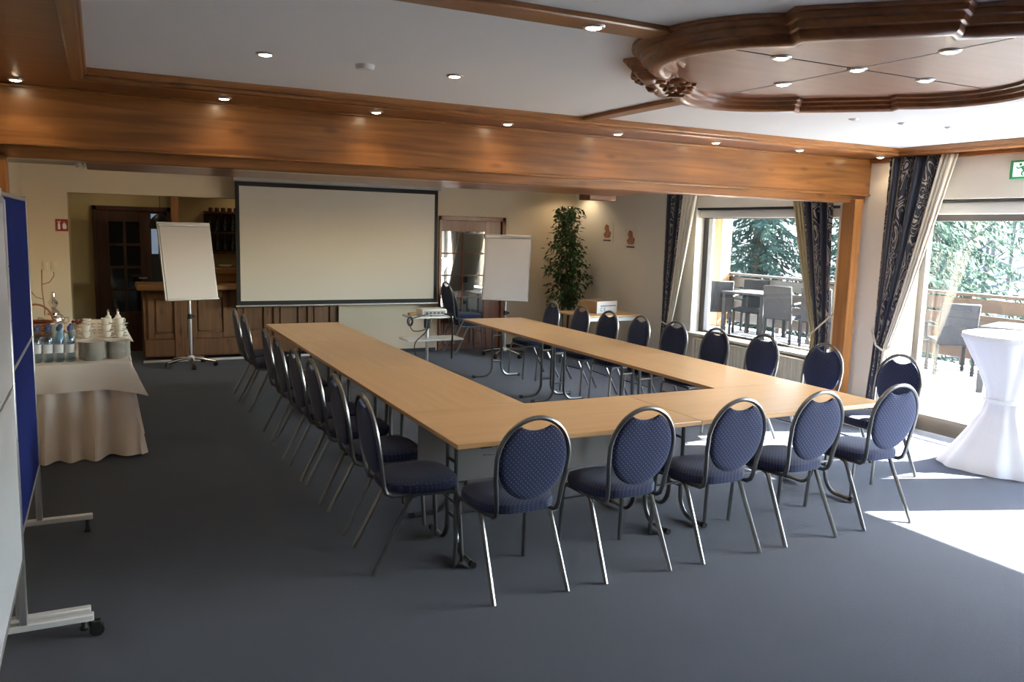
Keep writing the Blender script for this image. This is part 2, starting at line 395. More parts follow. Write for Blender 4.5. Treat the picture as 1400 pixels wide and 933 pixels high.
# beam across the room
bm_ = MB().cbox(XL, XR, 5.756, 5.96, 2.247, 2.62, .006)
bm_.cbox(XL, XR, 5.80, 5.99, 2.165, 2.25, .006)
struct('ceiling_beam', bm_, 'beam')
struct('beam_trim', MB().cbox(XL, XR, 5.742, 5.80, 2.235, 2.252, .004).cbox(XL, XR, 5.735, 5.80, 2.567, 2.585, .004), 'beam')
ub = MB().cbox(-.06, 4.45, 5.99, 6.80, 2.165, 2.24, .004)
struct('beam_underboard', ub, 'soffit')
struct('partition_track', MB().box(XL, -.13, 5.99, 6.45, 2.17, 2.25), 'dkwood')
struct('track_bracket', MB().cbox(-.125, -.105, 6.0, 6.3, 2.15, 2.24, .003).cbox(-.085, -.065, 6.0, 6.3, 2.15, 2.24, .003), 'alu')
# wooden soffit strips framing the white ceiling
struct('soffit_strip', MB().box(XL, XR, 5.30, 5.756, ZS, ZS + .08), 'soffit', smooth=False)
struct('soffit_side', MB().box(6.55, XR, YB, 5.30, ZS, ZS + .08), 'beamy', smooth=False)
struct('soffit_left', MB().box(XL, -.07, YB, 5.30, ZS, ZS + .08), 'soffit', smooth=False)
struct('trim_1', MB().cbox(-.09, 6.58, 5.265, 5.33, ZS - .012, ZC + .01, .008).cbox(-.09, 6.58, 5.245, 5.28, ZS + .012, ZC + .01, .006), 'beam')
struct('trim_2', MB().cbox(6.51, 6.58, YB, 5.33, ZS - .012, ZC + .01, .008).cbox(6.49, 6.53, YB, 5.28, ZS + .012, ZC + .01, .006), 'beamy')
struct('trim_3', MB().cbox(-.11, -.045, YB, 5.33, ZS - .012, ZC + .01, .008).cbox(-.06, -.03, YB, 5.28, ZS + .012, ZC + .01, .006), 'beamy')
struct('trim_4', MB().cbox(6.70, XR, YB, 5.74, 2.545, ZS, .006), 'beamy')
# posts carrying the beam
struct('column_right', MB().cbox(6.55, 6.66, 5.74, 5.90, 0, 2.2, .006), 'post')
struct('column_left', MB().cbox(XL, -.48, 5.80, 5.96, 0, 2.2, .006), 'post')
struct('beam_stub', MB().cbox(4.2, 4.5, 6.80, 7.0, 2.12, 2.22, .004), 'soffit')

# ------------------------------------------------------------------ ceiling medallion and strips
MC = Vector((3.215, 2.87))
def out_r(a, r0, r1):
    d = ((math.degrees(a) + 45) % 90) - 45            # angle from the nearest axis, -45..45
    x = abs(d)
    if x <= 27.01: return r0 - .13 * (x / 27) ** 2
    if x <= 30.01: return r1 * 1.0
    return r1 * math.cos(R_(15)) / math.cos(R_(45 - x))
angs = []
for q in range(4):
    for d in [-45 + .001, -40, -35, -30] + [-27 + 3 * i for i in range(19)] + [30, 35, 40]:
        angs.append(R_(q * 90 + d))
prof = [(0.035, ZC + .002), (0.035, ZC - .014), (0.018, ZC - .016), (0.012, ZC - .034), (-.004, ZC - .040), (-.012, ZC - .062), (-.032, ZC - .066), (-.040, ZC - .084), (-.060, ZC - .096), (-.085, ZC - .100), (-.105, ZC - .098), (-.118, ZC - .088), (-.122, ZC - .070), (-.145, ZC - .066), (-.150, ZC - .050), (-.178, ZC - .046), (-.182, ZC - .032), (-.20, ZC - .02)]
med = thing('ceiling_medallion', 'carved dark wooden quatrefoil medallion fixed to the white ceiling', 'ceiling ornament', (MC.x, MC.y, 0))
mmb = MB(); rings = []
for off, z in prof:
    rings.append([((out_r(a, 1.12, 1.06) + off) * math.cos(a), (out_r(a, 1.12, 1.06) + off) * math.sin(a), z) for a in angs])
mmb.loft(rings, cap=False)
obj('molding', mmb, 'medal', med)
obj('panel', MB().loft([[((out_r(a, 1.12, 1.06) - .185) * math.cos(a), (out_r(a, 1.12, 1.06) - .185) * math.sin(a), z) for a in angs] for z in (ZC - .03, ZC - .001)]), 'medpanel', med, smooth=False)
for T in (0, 1):
    g = MB(); L = 0.9
    g.box(-L, L, -.003, .003, ZC - .032, ZC - .029) if T == 0 else g.box(-.003, .003, -L, L, ZC - .032, ZC - .029)
    obj('seam', g, 'black' if T == 0 else 'paper', med, smooth=False)
# carved scroll work on two of the lobe joints: each scroll a part of its own
for q in (1, 3):
    a = R_(45 + 90 * q); c = Vector((math.cos(a), math.sin(a))); n_ = Vector((-c.y, c.x))
    for sgn in (-1, 1):
        for k, (r0, s0, R0) in enumerate(((.90, .12, .05), (.87, .055, .035), (.80, .14, .04), (.78, .05, .03))):
            ctr = c * r0 + n_ * (sgn * s0); pts = []
            for i in range(15):
                th = i / 14 * 4.6; rr = R0 * (1 - i / 18)
                p = ctr + c * (rr * math.cos(th)) + n_ * (sgn * rr * math.sin(th)); pts.append((p.x, p.y, ZC - .088))
            obj('carved_scroll', MB().tube(pts, [.015 * (1 - i / 24) for i in range(15)], 6), 'medal', med)
    p = c * .96
    obj('carved_boss', MB().lathe([(.002, ZC - .115), (.02, ZC - .110), (.035, ZC - .09), (.03, ZC - .03)], 12, (p.x, p.y)), 'medal', med)
    for k in range(5):
        p = c * (1.03 + .012 * (k % 2)) + n_ * (.05 * (k - 2))
        obj('carved_bead', MB().lathe([(.002, ZC - .062), (.016, ZC - .056), (.022, ZC - .04), (.018, ZC - .02)], 10, (p.x, p.y)), 'medal', med)
for nm, b in (('trim_5', (-.03, MC.x - 1.08, MC.y - .075, MC.y + .075)), ('trim_6', (MC.x - .06, MC.x + .06, MC.y + 1.08, 5.27)), ('trim_7', (MC.x + 1.08, 6.5, MC.y - .075, MC.y + .075)), ('trim_8', (MC.x - .06, MC.x + .06, YB, MC.y - 1.08))):
    struct(nm, MB().cbox(b[0], b[1], b[2], b[3], ZC - .025, ZC + .005, .006), 'beam' if nm in ('trim_5', 'trim_7') else 'beamy')

# ------------------------------------------------------------------ recessed spotlights
def lampobj(loc, power, size=120, blend=.6):
    d = bpy.data.lights.new('ceiling_spot', 'SPOT'); d.energy = power * LAMP; d.color = (1, .78, .52); d.spot_size = R_(size); d.spot_blend = blend; d.shadow_soft_size = .03
    o = bpy.data.objects.new('ceiling_spot', d); COL.objects.link(o); o.location = loc; return o
def downlight(x, y, z, label, group, power=9, size=125):
    t = thing('recessed_spotlight', label, 'spotlight', (x, y, z), 0, group)
    obj('trim_ring', MB().lathe([(.030, -.001), (.030, -.006), (.042, -.007), (.046, -.003), (.046, 0)], 20), 'alu', t)
    obj('lamp', MB().lathe([(.008, -.014), (.020, -.012), (.028, -.006), (.030, -.001)], 16), 'lamp', t)
    obj('reflector_edge', MB().tube([(.034 * math.cos(a), .034 * math.sin(a), -.007) for a in [i * math.pi / 8 for i in range(16)]], .003, 6, closed=True), 'chrome', t)
    lampobj((x, y, z - .03), power, size)
    return t
lx = [-.39, .73, 1.71, 2.70, 3.66, 4.63, 5.56, 6.57]
nm8 = ['far left one above the blue board', 'second from the left', 'third from the left', 'fourth from the left, near the middle', 'fourth from the right', 'third from the right', 'second from the right', 'far right one above the curtain corner']
for i, x in enumerate(lx):
    downlight(x, 5.55 - .012 * max(0, i - 4), ZS, 'glowing spotlight in the wooden soffit along the beam, ' + nm8[i], 'spotlights in the soffit strip', 7)
downlight(.76, 4.29, ZC, 'glowing spotlight in the white ceiling, nearest the left wooden border', 'spotlights in the white ceiling', 8)
downlight(1.76, 4.29, ZC, 'glowing spotlight in the white ceiling between border and medallion', 'spotlights in the white ceiling', 8)
downlight(1.76, 2.87, ZC - .025, 'glowing spotlight set in the wooden strip left of the medallion', 'spotlights in the ceiling strips', 8)
for dx, dy, s in ((0, 0, 'at the centre crossing'), (-.476, 0, 'on the side towards the left strip'), (.476, 0, 'on the side towards the window wall'), (0, .476, 'on the side towards the beam'), (0, -.476, 'on the side nearest the viewer')):
    downlight(MC.x + dx, MC.y + dy, ZC - .03, 'glowing spotlight in the medallion panel ' + s, 'spotlights in the medallion', 6)
tag(obj('smoke_detector', MB().lathe([(.025, -.028), (.045, -.024), (.05, -.008), (.05, 0)], 20), 'whitepl', loc=(1.26, 4.29, ZC)), 'round white smoke detector on the ceiling between two spotlights', 'smoke detector')
for i, (x, y) in enumerate(((4.70, 4.19), (5.12, 4.13), (5.55, 4.08))):
    lab = ['unlit white ceiling fixture beyond the medallion, nearest it', 'unlit white ceiling fixture beyond the medallion, middle of three', 'unlit white ceiling fixture beyond the medallion, nearest the window wall'][i]
    tag(obj('ceiling_sensor', MB().lathe([(.012, -.014), (.02, -.012), (.034, -.004), (.036, 0)], 16), 'alu', loc=(x, y, ZC)), lab, 'ceiling fixture', 'small unlit ceiling fixtures')
# unseen rear-room spots, added without fixtures; one is there to brighten the buffet cloth
for x, y, p in ((.2, 9.6, 12), (-.1, 7.6, 9), (2.2, 9.8, 12), (3.9, 9.8, 12), (5.5, 10.2, 14), (6.45, 10.9, 16), (1.6, 7.9, 10), (4.5, 7.8, 10), (1.9, 12.0, 7), (.35, 12.0, 3)):
    lampobj((x, y, 2.45), p * 1.7, 150)

# ------------------------------------------------------------------ banquet chair
def make_chair(label):
    t = thing('banquet_chair', label, 'chair')
    def yb(z): return -.205 - .075 * (z - .43) / .49
    # seat cushion
    def ring(sc_, z, k=3.2):
        out = []
        for i in range(36):
            a = 2 * math.pi * i / 36; c, s_ = math.cos(a), math.sin(a)
            x = abs(c) ** (2 / k) * (1 if c >= 0 else -1) * (.222 if s_ > 0 else .222 - .03 * abs(s_))
            y = abs(s_) ** (2 / k) * (1 if s_ >= 0 else -1) * .215
            out.append((x * sc_, y * sc_ + .02, z))
        return out
    obj('seat', MB().loft([ring(.92, .415), ring(.985, .420), ring(1, .432), ring(1, .452), ring(.985, .463), ring(.90, .474), ring(.6, .482), ring(.25, .484)]), 'fab_s', t)
    # back pad, concave at the top for the grip
    poly = []
    for i in range(56):
        a = 2 * math.pi * i / 56
        x = .186 * math.cos(a); z = .700 + .205 * math.sin(a)
        if z > .82: pass
        cut = .858 + (abs(x) / .1) ** 2 * .035
        poly.append((x, min(z, cut)))
    cz = .69
    rings = []
    for sc_, dy in ((.0, .020), (.5, .0205), (.86, .018), (.96, .012), (1.0, .004), (1.0, -.004), (.96, -.011), (.86, -.015), (.5, -.018), (0, -.018)):
        rings.append([(x * max(sc_, .02), yb(cz + (z - cz) * max(sc_, .02)) + dy, cz + (z - cz) * max(sc_, .02)) for x, z in poly])
    obj('backrest', MB().loft(rings), 'fab_b', t)
    # back frame: oval tube that narrows to the seat
    pts = []
    for sgn in (-1, 1):
        seg = [(.170, -.10, .405), (.172, -.165, .407), (.172, -.196, .425), (.174, yb(.46), .46), (.182, yb(.54), .54), (.194, yb(.62), .62)]
        seg = [(sgn * x, y, z) for x, y, z in seg]
        if sgn == -1:
            pts += seg
            for i in range(1, 24):
                a = math.pi - math.pi * i / 24
                x = .200 * math.cos(a); z = .690 + .232 * math.sin(a) ** .92
                pts.append((x, yb(z), z))
        else:
            pts += seg[::-1]
    obj('back_frame', MB().tube(pts, .0125, 8), 'ctube', t)
    fr = MB()
    for sgn in (-1, 1):
        fr.tube([(sgn * .170, -.12, .405), (sgn * .19, .0, .405), (sgn * .2, .16, .405)], .011, 8)
    fr.tube([(-.2, .19, .40), (.2, .19, .40)], .010, 8); fr.tube([(-.178, -.1, .40), (.178, -.1, .40)], .010, 8)
    obj('seat_frame', fr, 'ctube', t)
    for sgn in (-1, 1):
        obj('leg', MB().tube([(sgn * .2, .14, .405), (sgn * .2, .185, .400), (sgn * .203, .203, .37), (sgn * .21, .225, 0.0)], .0115, 8), 'ctube', t)
        obj('leg', MB().tube([(sgn * .19, -.03, .405), (sgn * .192, -.065, .398), (sgn * .195, -.088, .37), (sgn * .207, -.275, 0.0)], .0125, 8), 'ctube', t)
    obj('stretcher', MB().tube([(-.204, .206, .31), (.204, .206, .31)], .007, 6), 'ctube', t)
    return t

struct('roof', MB().box(XL - .3, 7.2, YB - .3, 12.8, 2.70, 2.9), 'ceiling', smooth=False)  # unseen slab added over the ceiling pieces to keep sun from leaking in

# ------------------------------------------------------------------ conference tables
def make_table(L, label, panel=True, clip=False):
    t = thing('folding_conference_table', label, 'table', group=None)
    h = .719
    obj('tabletop', MB().cbox(-L / 2 + .001, L / 2 - .001, -.3985, .3985, h - .027, h, .003), 'tablex', t)
    obj('apron_frame', MB().box(-L / 2 + .10, L / 2 - .10, -.30, -.275, h - .052, h - .027).box(-L / 2 + .10, L / 2 - .10, .275, .30, h - .052, h - .027), 'darkpl', t, smooth=False)
    for sx in (-1, 1):
        x = sx * (L / 2 - .14)
        for s in (-1, 1):
            pts = [(x, s * .062, h - .03), (x, s * .062, .4), (x, s * .062, .15)]
            for i in range(1, 8):
                a = i / 7 * math.pi / 2
                pts.append((x, s * (.062 + .11 * (1 - math.cos(a))), .15 - .128 * math.sin(a)))
            pts.append((x, s * .30, .022))
            lg = obj('leg', MB().tube(pts, .0145, 8), 'tube', t)
            obj('foot_cap', MB().tube([(x, s * .29, .021), (x, s * .318, .020)], .019, 8), 'darkpl', lg)
        for z_ in (.2, .52): obj('crossbar', MB().tube([(x, -.062, z_), (x, .062, z_)], .010, 6), 'tube', t)
        obj('hinge_plate', MB().cbox(x - .03, x + .03, -.25, .25, h - .036, h - .027, .002), 'darkpl', t)
    if panel:
        obj('modesty_panel', MB().cbox(-L / 2 + .03, L / 2 - .03, .262, .272, .30, h - .052, .002), 'grey', t)
    if clip:
        c = obj('edge_clip', MB().cbox(-L / 2 + .16, -L / 2 + .225, -.34, -.30, h - .05, h - .027, .003), 'darkpl', t)
        obj('clip_lever', MB().cbox(-L / 2 + .165, -L / 2 + .235, -.355, -.345, h - .085, h - .075, .002), 'chrome', c)
    return t
tb = make_table(1.576, 'light beech table at the near left corner of the table block', True, True); tb.location = (2.388, 4.176, 0)
tb2 = make_table(1.576, 'light beech table at the near right corner, its edge lit by daylight', False, True); tb2.location = (3.964, 4.176, 0)
rowL = make_table(1.548, 'light beech table in the left row, touching the near corner table', True); rowL.location = (2.0, 5.35, 0); rowL.rotation_euler = (0, 0, R_(-90))
dup(rowL, (2.0, 6.898, 0), R_(-90), 'light beech table in the middle of the left row')
dup(rowL, (2.0, 8.446, 0), R_(-90), 'light beech table at the far end of the left row, below the projection screen')
rowR = make_table(1.548, 'light beech table in the right row, touching the near right corner table', False); rowR.location = (4.352, 5.35, 0); rowR.rotation_euler = (0, 0, R_(-90))
dup(rowR, (4.352, 6.898, 0), R_(-90), 'light beech table in the middle of the right row')
dup(rowR, (4.352, 8.446, 0), R_(-90), 'light beech table at the far end of the right row, below the right flipchart')

# ------------------------------------------------------------------ the chairs round the tables
G1, G2, G3 = 'chairs along the near table edge', 'chairs along the left table row', 'chairs along the right table row'
c0 = make_chair('navy oval-backed chair at the near table edge, leftmost of five seen from behind'); c0['group'] = G1
c0.location = (1.861, 3.69, 0)
nl = ['', 'navy oval-backed chair at the near table edge, second of five from the left', 'navy oval-backed chair at the near table edge, middle one of five seen from behind', 'navy oval-backed chair at the near table edge, second of five from the right', 'navy oval-backed chair at the near table edge, rightmost and brightest of five']
for i, (x, r) in enumerate(((2.506, 0), (3.151, 0), (3.771, 0), (4.448, -1.5))):
    dup(c0, (x, 3.69 + .005 * i, 0), R_(r), nl[i + 1], G1)
lys = [4.19, 4.805, 5.41, 5.93, 6.55, 7.07, 8.3, 8.82]
for i, y in enumerate(lys):
    lab = 'dark chair along the left table row, ' + ('nearest the viewer' if i == 0 else 'farthest of eight, before the bar' if i == 7 else ORD[i] + ' of eight counted from the viewer')
    dup(c0, (1.508 + random.uniform(-.012, .012), y, 0), R_(-90 + random.uniform(-2, 2)), lab, G2)
rxy = [(5.60, 4.33), (5.49, 4.98), (5.42, 5.64), (5.31, 6.17), (5.28, 6.75), (5.25, 7.35), (5.18, 7.85), (5.18, 8.46), (5.09, 9.02)]
for i, (x, y) in enumerate(rxy):
    lab = 'dark chair along the right table row, ' + ('nearest the viewer, before the large curtain' if i == 0 else 'farthest of nine, near the ficus' if i == 8 else ORD[i] + ' of nine counted from the viewer')
    dup(c0, (x - .275, y, 0), R_(90 + random.uniform(-3, 3)), lab, G3)
dup(c0, (4.80, 11.06, 0), R_(-88), 'dark chair by the glazed door, the lower one of two stacked', 'stacked chairs beside the glazed door')
dup(c0, (4.73, 11.06, .115), R_(-88), 'dark chair by the glazed door, the upper one of two stacked', 'stacked chairs beside the glazed door')

# ------------------------------------------------------------------ projection screen
ps = thing('projection_screen', 'large pale projection screen with black border hanging before the far wall', 'projection screen', (2.955, 11.12, 0))
hw, z0, z1 = 1.385, .745, 2.335
obj('screen_cloth', MB().box(-hw + .045, hw - .045, -.003, .003, z0 + .05, z1 - .05), 'screen', ps, smooth=False)
bd = MB().box(-hw, hw, -.005, .004, z1 - .055, z1).box(-hw, hw, -.005, .004, z0, z0 + .055).box(-hw, -hw + .05, -.005, .004, z0 + .05, z1 - .05).box(hw - .05, hw, -.005, .004, z0 + .05, z1 - .05)
obj('black_border', bd, 'black', ps, smooth=False)
obj('weight_bar', MB().tube([(-hw - .01, 0, z0 - .012), (hw + .02, 0, z0 - .012)], .014, 10), 'alu', ps)
obj('roller_case', MB().cbox(-hw - .03, hw + .03, -.05, .05, z1, z1 + .165, .012), 'grey', ps)

# ------------------------------------------------------------------ flipcharts
def flipchart(label, loc, yaw, W, zb, zt, lean):
    t = thing('flipchart_easel', label, 'flipchart', loc, yaw, 'flipchart easels')
    # board plane leans back: y grows with z
    H = (zt - zb) / math.cos(lean)
    T = Matrix.Translation((0, -.03, zb)) @ Matrix.Rotation(-lean, 4, 'X')
    bd = obj('board', MB().cbox(-W / 2, W / 2, -.010, .010, 0, H, .006, T), 'white', t)
    obj('edge_frame', MB().box(-W / 2 - .006, -W / 2 + .004, -.013, .012, 0, H, T).box(W / 2 - .004, W / 2 + .006, -.013, .012, 0, H, T), 'alu', bd, smooth=False)
    obj('paper_pad', MB().cbox(-W / 2 + .012, W / 2 - .012, -.026, -.011, .02, H - .055, .002, T), 'paper', t)
    obj('clamp_bar', MB().cbox(-W / 2, W / 2, -.034, .004, H - .06, H - .02, .006, T), 'alu', t)
    obj('pen_tray', MB().cbox(-W / 2, W / 2, -.06, -.011, -.004, .012, .004, T), 'whitepl', t)
    obj('pole', MB().tube([(0, .055, .11), (0, .055, .62)], .022, 12).tube([(0, .055, .62), (0, .055, zb + .35)], .017, 12), 'alu', t)
    obj('height_knob', MB().tube([(0, .055, .60), (0, .055, .66)], .028, 12).tube([(0, .05, .63), (.06, .05, .63)], .012, 8), 'darkpl', t)
    obj('pivot_bracket', MB().cbox(-.05, .05, .0, .075, zb + .14, zb + .24, .006), 'darkpl', t)
    obj('hub', MB().lathe([(.03, .07), (.05, .085), (.045, .12), (.025, .135)], 14, (0, .055)), 'whitepl', t)
    for k in range(5):
        a = R_(90 + 72 * k + 20); c, s = math.cos(a), math.sin(a)
        lg = obj('leg', MB().tube([(c * .03, .055 + s * .03, .105), (c * .16, .055 + s * .16, .09), (c * .30, .055 + s * .30, .062)], .017, 8), 'chrome', t)
        p = (c * .30, .055 + s * .30)
        obj('caster', MB().tube([(p[0] - s * .022, p[1] + c * .022, .027), (p[0] + s * .022, p[1] - c * .022, .027)], .027, 12).lathe([(.012, .03), (.012, .065)], 8, p), 'darkpl', lg)
    return t
flipchart('white flipchart easel on a wheeled star base before the wooden bar', (1.0, 10.93, 0), R_(17), .645, .84, 1.795, R_(13))
flipchart('white flipchart easel leaning to the right beside the ficus and glazed door', (5.15, 10.52, 0), R_(-35), .66, .81, 1.74, R_(13))

# ------------------------------------------------------------------ projector and its stand
pj = thing('projector_stand', 'slim projector stand with two shelves inside the table block', 'projector stand', (3.17, 8.6, 0))
obj('shelf', MB().cbox(.0 - .16, .33, -.16, .16, .825, .845, .004), 'whitepl', pj)
obj('shelf', MB().cbox(-.20, .46, -.16, .16, .572, .590, .004), 'whitepl', pj)
obj('pole', MB().tube([(.08, 0, .05), (.08, 0, .83)], .017, 12), 'alu', pj)
obj('clamp', MB().cbox(.05, .11, -.03, .03, .70, .80, .006), 'darkpl', pj)
obj('base', MB().cbox(-.15, .32, -.03, .03, .03, .055, .006).cbox(.05, .11, -.28, .28, .03, .055, .006), 'alu', pj)
for x, y in ((-.13, 0), (.30, 0), (.08, -.26), (.08, .26)):
    obj('caster', MB().tube([(x - .012, y, .018), (x + .012, y, .018)], .018, 10).lathe([(.008, .02), (.008, .035)], 8, (x, y)), 'darkpl', pj)
pr = thing('projector', 'small white projector lying on the top shelf of its stand', 'projector', (3.29, 8.60, .845))
obj('body', MB().cbox(-.14, .15, -.11, .11, .008, .075, .010), 'whitepl', pr)
obj('rear_panel', MB().box(-.12, .13, -.1125, -.1095, .018, .062), 'grey', pr, smooth=False)
for k in range(5):
    obj('socket', MB().box(-.10 + .045 * k, -.075 + .045 * k, -.1145, -.112, .025, .045), 'ink', pr, smooth=False)
obj('lens', MB().tube([(-.05, .10, .045), (-.05, .135, .045)], .028, 16), 'darkpl', pr)
for x in (-.11, .12):
    obj('foot', MB().lathe([(.010, 0), (.010, .012)], 10, (x, -.08)), 'darkpl', pr)
obj('foot', MB().lathe([(.010, 0), (.010, .012)], 10, (0, .08)), 'darkpl', pr)
tag(obj('power_brick', MB().cbox(-.05, .05, -.03, .03, 0, .035, .008), 'card', loc=(3.07, 8.58, .846)), 'small brown adapter block on the shelf left of the projector', 'adapter')
def cable(name, pts, r, m, label, cat):
    P = [Vector(p) for p in pts]; out = []
    for i in range(len(P) - 1):
        a, b, c, d = P[max(i - 1, 0)], P[i], P[i + 1], P[min(i + 2, len(P) - 1)]
        for k in range(6):
            u = k / 6
            out.append(.5 * ((2 * b) + (c - a) * u + (2 * a - 5 * b + 4 * c - d) * u * u + (3 * b - a - 3 * c + d) * u ** 3))
    out.append(P[-1]); o = P[0]
    return tag(obj(name, MB().tube([p - o for p in out], r, 6), m, loc=o), label, cat)
cable('power_cable', [(3.22, 8.48, .87), (3.10, 8.44, .85), (2.99, 8.43, .82), (2.985, 8.43, .76), (3.02, 8.43, .70), (3.08, 8.43, .69), (3.14, 8.43, .70), (3.19, 8.43, .73), (3.20, 8.43, .80)], .006, 'darkpl', 'black cable looping off the left end of the projector shelf', 'cable')
cable('signal_cable', [(3.24, 8.47, .86), (3.23, 8.43, .80), (3.17, 8.43, .68), (3.06, 8.43, .58), (3.04, 8.43, .50), (3.06, 8.43, .42)], .006, 'darkpl', 'thin black cable slanting down from the projector past the lower shelf', 'cable')
cable('hanging_cable', [(3.40, 8.47, .87), (3.46, 8.43, .85), (3.485, 8.43, .78), (3.485, 8.43, .60), (3.48, 8.43, .45), (3.48, 8.43, .37)], .010, 'darkpl', 'thick black cable hanging straight down right of the projector', 'cable')
tag(obj('cable_coil', MB().tube([(.028 * math.cos(a), .0, .048 * math.sin(a)) for a in [i * math.pi / 10 for i in range(20)]], .009, 6, closed=True).tube([(.026 * math.cos(a), .014, .04 * math.sin(a)) for a in [i * math.pi / 10 for i in range(20)]], .009, 6, closed=True), 'darkpl', loc=(2.99, 8.43, .80)), 'black coil of cable hung at the left end of the projector shelf', 'cable coil')

# ------------------------------------------------------------------ mobile boards on the left
def board_feet(t, y, x0, x1, wheels, brace=True):
    obj('foot_bar', MB().cbox(x0, x1, y - .02, y + .02, .075, .105, .004), 'card' if False else 'whitepl', t)
    if wheels:
        for x in (x0 + .05, x1 - .01):
            c = obj('caster', MB().tube([(x + .02, y - .016, .03), (x + .02, y + .016, .03)], .030, 14), 'darkpl', t)
            obj('caster_fork', MB().lathe([(.010, .03), (.014, .065), (.010, .078)], 10, (x, y)).cbox(x + .0, x + .035, y - .022, y - .017, .025, .068, .001).cbox(x, x + .035, y + .017, y + .022, .025, .068, .001), 'darkpl', c)
    else:
        for x in (x0 + .02, x1 - .03):
            obj('foot_pad', MB().lathe([(.018, 0), (.02, .01), (.012, .02), (.010, .076)], 12, (x, y)), 'darkpl', t)
wb = thing('mobile_whiteboard', 'tall white mobile board at the left edge, nearest the viewer', 'whiteboard', (-.345, 3.2, 0))
obj('writing_surface', MB().cbox(-.010, .010, -.60, .64, .40, 1.875, .003), 'white', wb)
obj('rail', MB().cbox(-.014, .014, -.60, .64, 1.873, 1.893, .003), 'alu', wb)
obj('rail', MB().cbox(-.014, .014, -.60, .64, .385, .402, .003), 'alu', wb)
obj('middle_joint', MB().cbox(-.0125, .0125, -.60, .64, 1.128, 1.142, .002), 'alu', wb)
for y in (-.62, .655):
    p = obj('post', MB().cbox(-.016, .016, y - .018, y + .018, .075, 1.885, .004), 'alu', wb)
    if y > 0:
        for z in (.55, .9, 1.15, 1.4, 1.62):
            obj('fixing_hole', MB().tube([(.0155, y, z), (.0175, y, z)], .004, 8), 'darkpl', p)
    board_feet(wb, y, -.30, .265, True)
pb = thing('mobile_pinboard', 'tall blue felt pinboard standing behind the white board', 'pinboard', (-.362, 4.58, 0))
for z_ in (1.165, .43): obj('felt_panel', MB().cbox(-.011, .011, -.635, .635, z_, z_ + (.735 if z_ > 1 else .72), .003), 'pin', pb)
for z_ in (1.898, .413, 1.148): obj('rail', MB().cbox(-.014, .014, -.635, .635, z_, z_ + .02, .003), 'alu', pb)
for y in (-.65, .65):
    obj('post', MB().cbox(-.016, .016, y - .018, y + .018, .075, 1.93, .004), 'alu', pb)
    board_feet(pb, y, -.28, .27, False)

# ------------------------------------------------------------------ buffet
bx0, bx1, by0, by1, bh = -.735, .170, 6.84, 9.85, .735
bt = thing('buffet_table', 'long buffet table along the left wall, hidden under white cloths', 'table', ((bx0 + bx1) / 2, (by0 + by1) / 2, 0))
wx, wy = (bx1 - bx0) / 2, (by1 - by0) / 2
obj('tabletop', MB().cbox(-wx, wx, -wy, wy, bh - .03, bh, .004), 'tablex', bt)
for sx in (-1, 1):
    for sy_ in (-1, 1):
        obj('leg', MB().box(sx * (wx - .08) - .02, sx * (wx - .08) + .02, sy_ * (wy - .08) - .02, sy_ * (wy - .08) + .02, 0, bh - .03), 'tube', bt, smooth=False)
def perim(u, ex, rnd):
    """point on a rounded rectangle round the table, u in 0..1, ex = outward offset"""
    a, b = wx + ex, wy + ex; pts = [(-a, -b), (a, -b), (a, b), (-a, b)]; L = [2 * a, 2 * b, 2 * a, 2 * b]; d = u % 1 * sum(L)
    for i in range(4):
        if d <= L[i]:
            p, q = pts[i], pts[(i + 1) % 4]; f = d / L[i]
            x, y = p[0] + (q[0] - p[0]) * f, p[1] + (q[1] - p[1]) * f
            n_ = [(0, -1), (1, 0), (0, 1), (-1, 0)][i]
            return x, y, n_, d
        d -= L[i]
    return pts[0][0], pts[0][1], (0, -1), 0
TOT = 4 * (wx + wy)
def skirt(u, v):
    # v 0 bottom .. 1 top
    ex = .006 + .035 * (1 - v) ** 1.3
    x, y, n_, d = perim(u, ex, 0); s = u * TOT
    wv = math.sin(s * 2 * math.pi / .165 + 1.2 * math.sin(s * 3.1)) + .5 * math.sin(s * 2 * math.pi / .31 + 1.0)
    amp = .003 + .050 * (1 - v)
    if n_ == (-1, 0): amp *= .2; ex *= .2
    k = amp * wv
    cx_ = max(0, 1 - min(abs(abs(x) - wx - ex) + abs(abs(y) - wy - ex), .12) / .12) * .05 * (1 - v)
    return (x + n_[0] * k + cx_ * (1 if x > 0 else 0), y + n_[1] * k + cx_ * (1 if y > 0 else -1), .004 + .728 * v + .012 * (1 - v) * (1 + math.sin(s * 9)))
sk_ = obj('table_skirt', MB().grid(skirt, 520, 10), 'cloth', loc=((bx0 + bx1) / 2, (by0 + by1) / 2, 0), fix=False)
tag(sk_, 'cream pleated cloth skirt hanging to the floor round the buffet table', 'table skirt')
def overlay_drop(u, v):
    ex = .012 + .036 * (1 - v)
    x, y, n_, d = perim(u, ex, 0); s = u * TOT
    ca = max(0, 1 - (abs(abs(x) - wx - ex) + abs(abs(y) - wy - ex)) / .22)
    drop = .20 + .07 * ca ** 1.5 + .006 * math.sin(s * 5)
    k = (.006 * math.sin(s * 17) + .004 * math.sin(s * 31)) * (1 - v)
    fl = .085 * ca ** 1.2 * (1 - v) if x > 0 else 0
    if n_ == (-1, 0): k = 0; ex = .01
    return (x + n_[0] * k + fl, y + n_[1] * k + (fl if y > 0 else -fl * .25), bh + .005 - drop * (1 - v))
ov = MB().grid(overlay_drop, 420, 8)
ov.grid(lambda u, v: (-wx - .008 + (2 * wx + .016) * u, -wy - .008 + (2 * wy + .016) * v, bh + .005), 2, 4)
tag(obj('tablecloth', ov, 'cloth', loc=((bx0 + bx1) / 2, (by0 + by1) / 2, 0), fix=False), 'white damask tablecloth on the buffet with creased overhang and pointed corners', 'tablecloth')
TZ = bh + .006
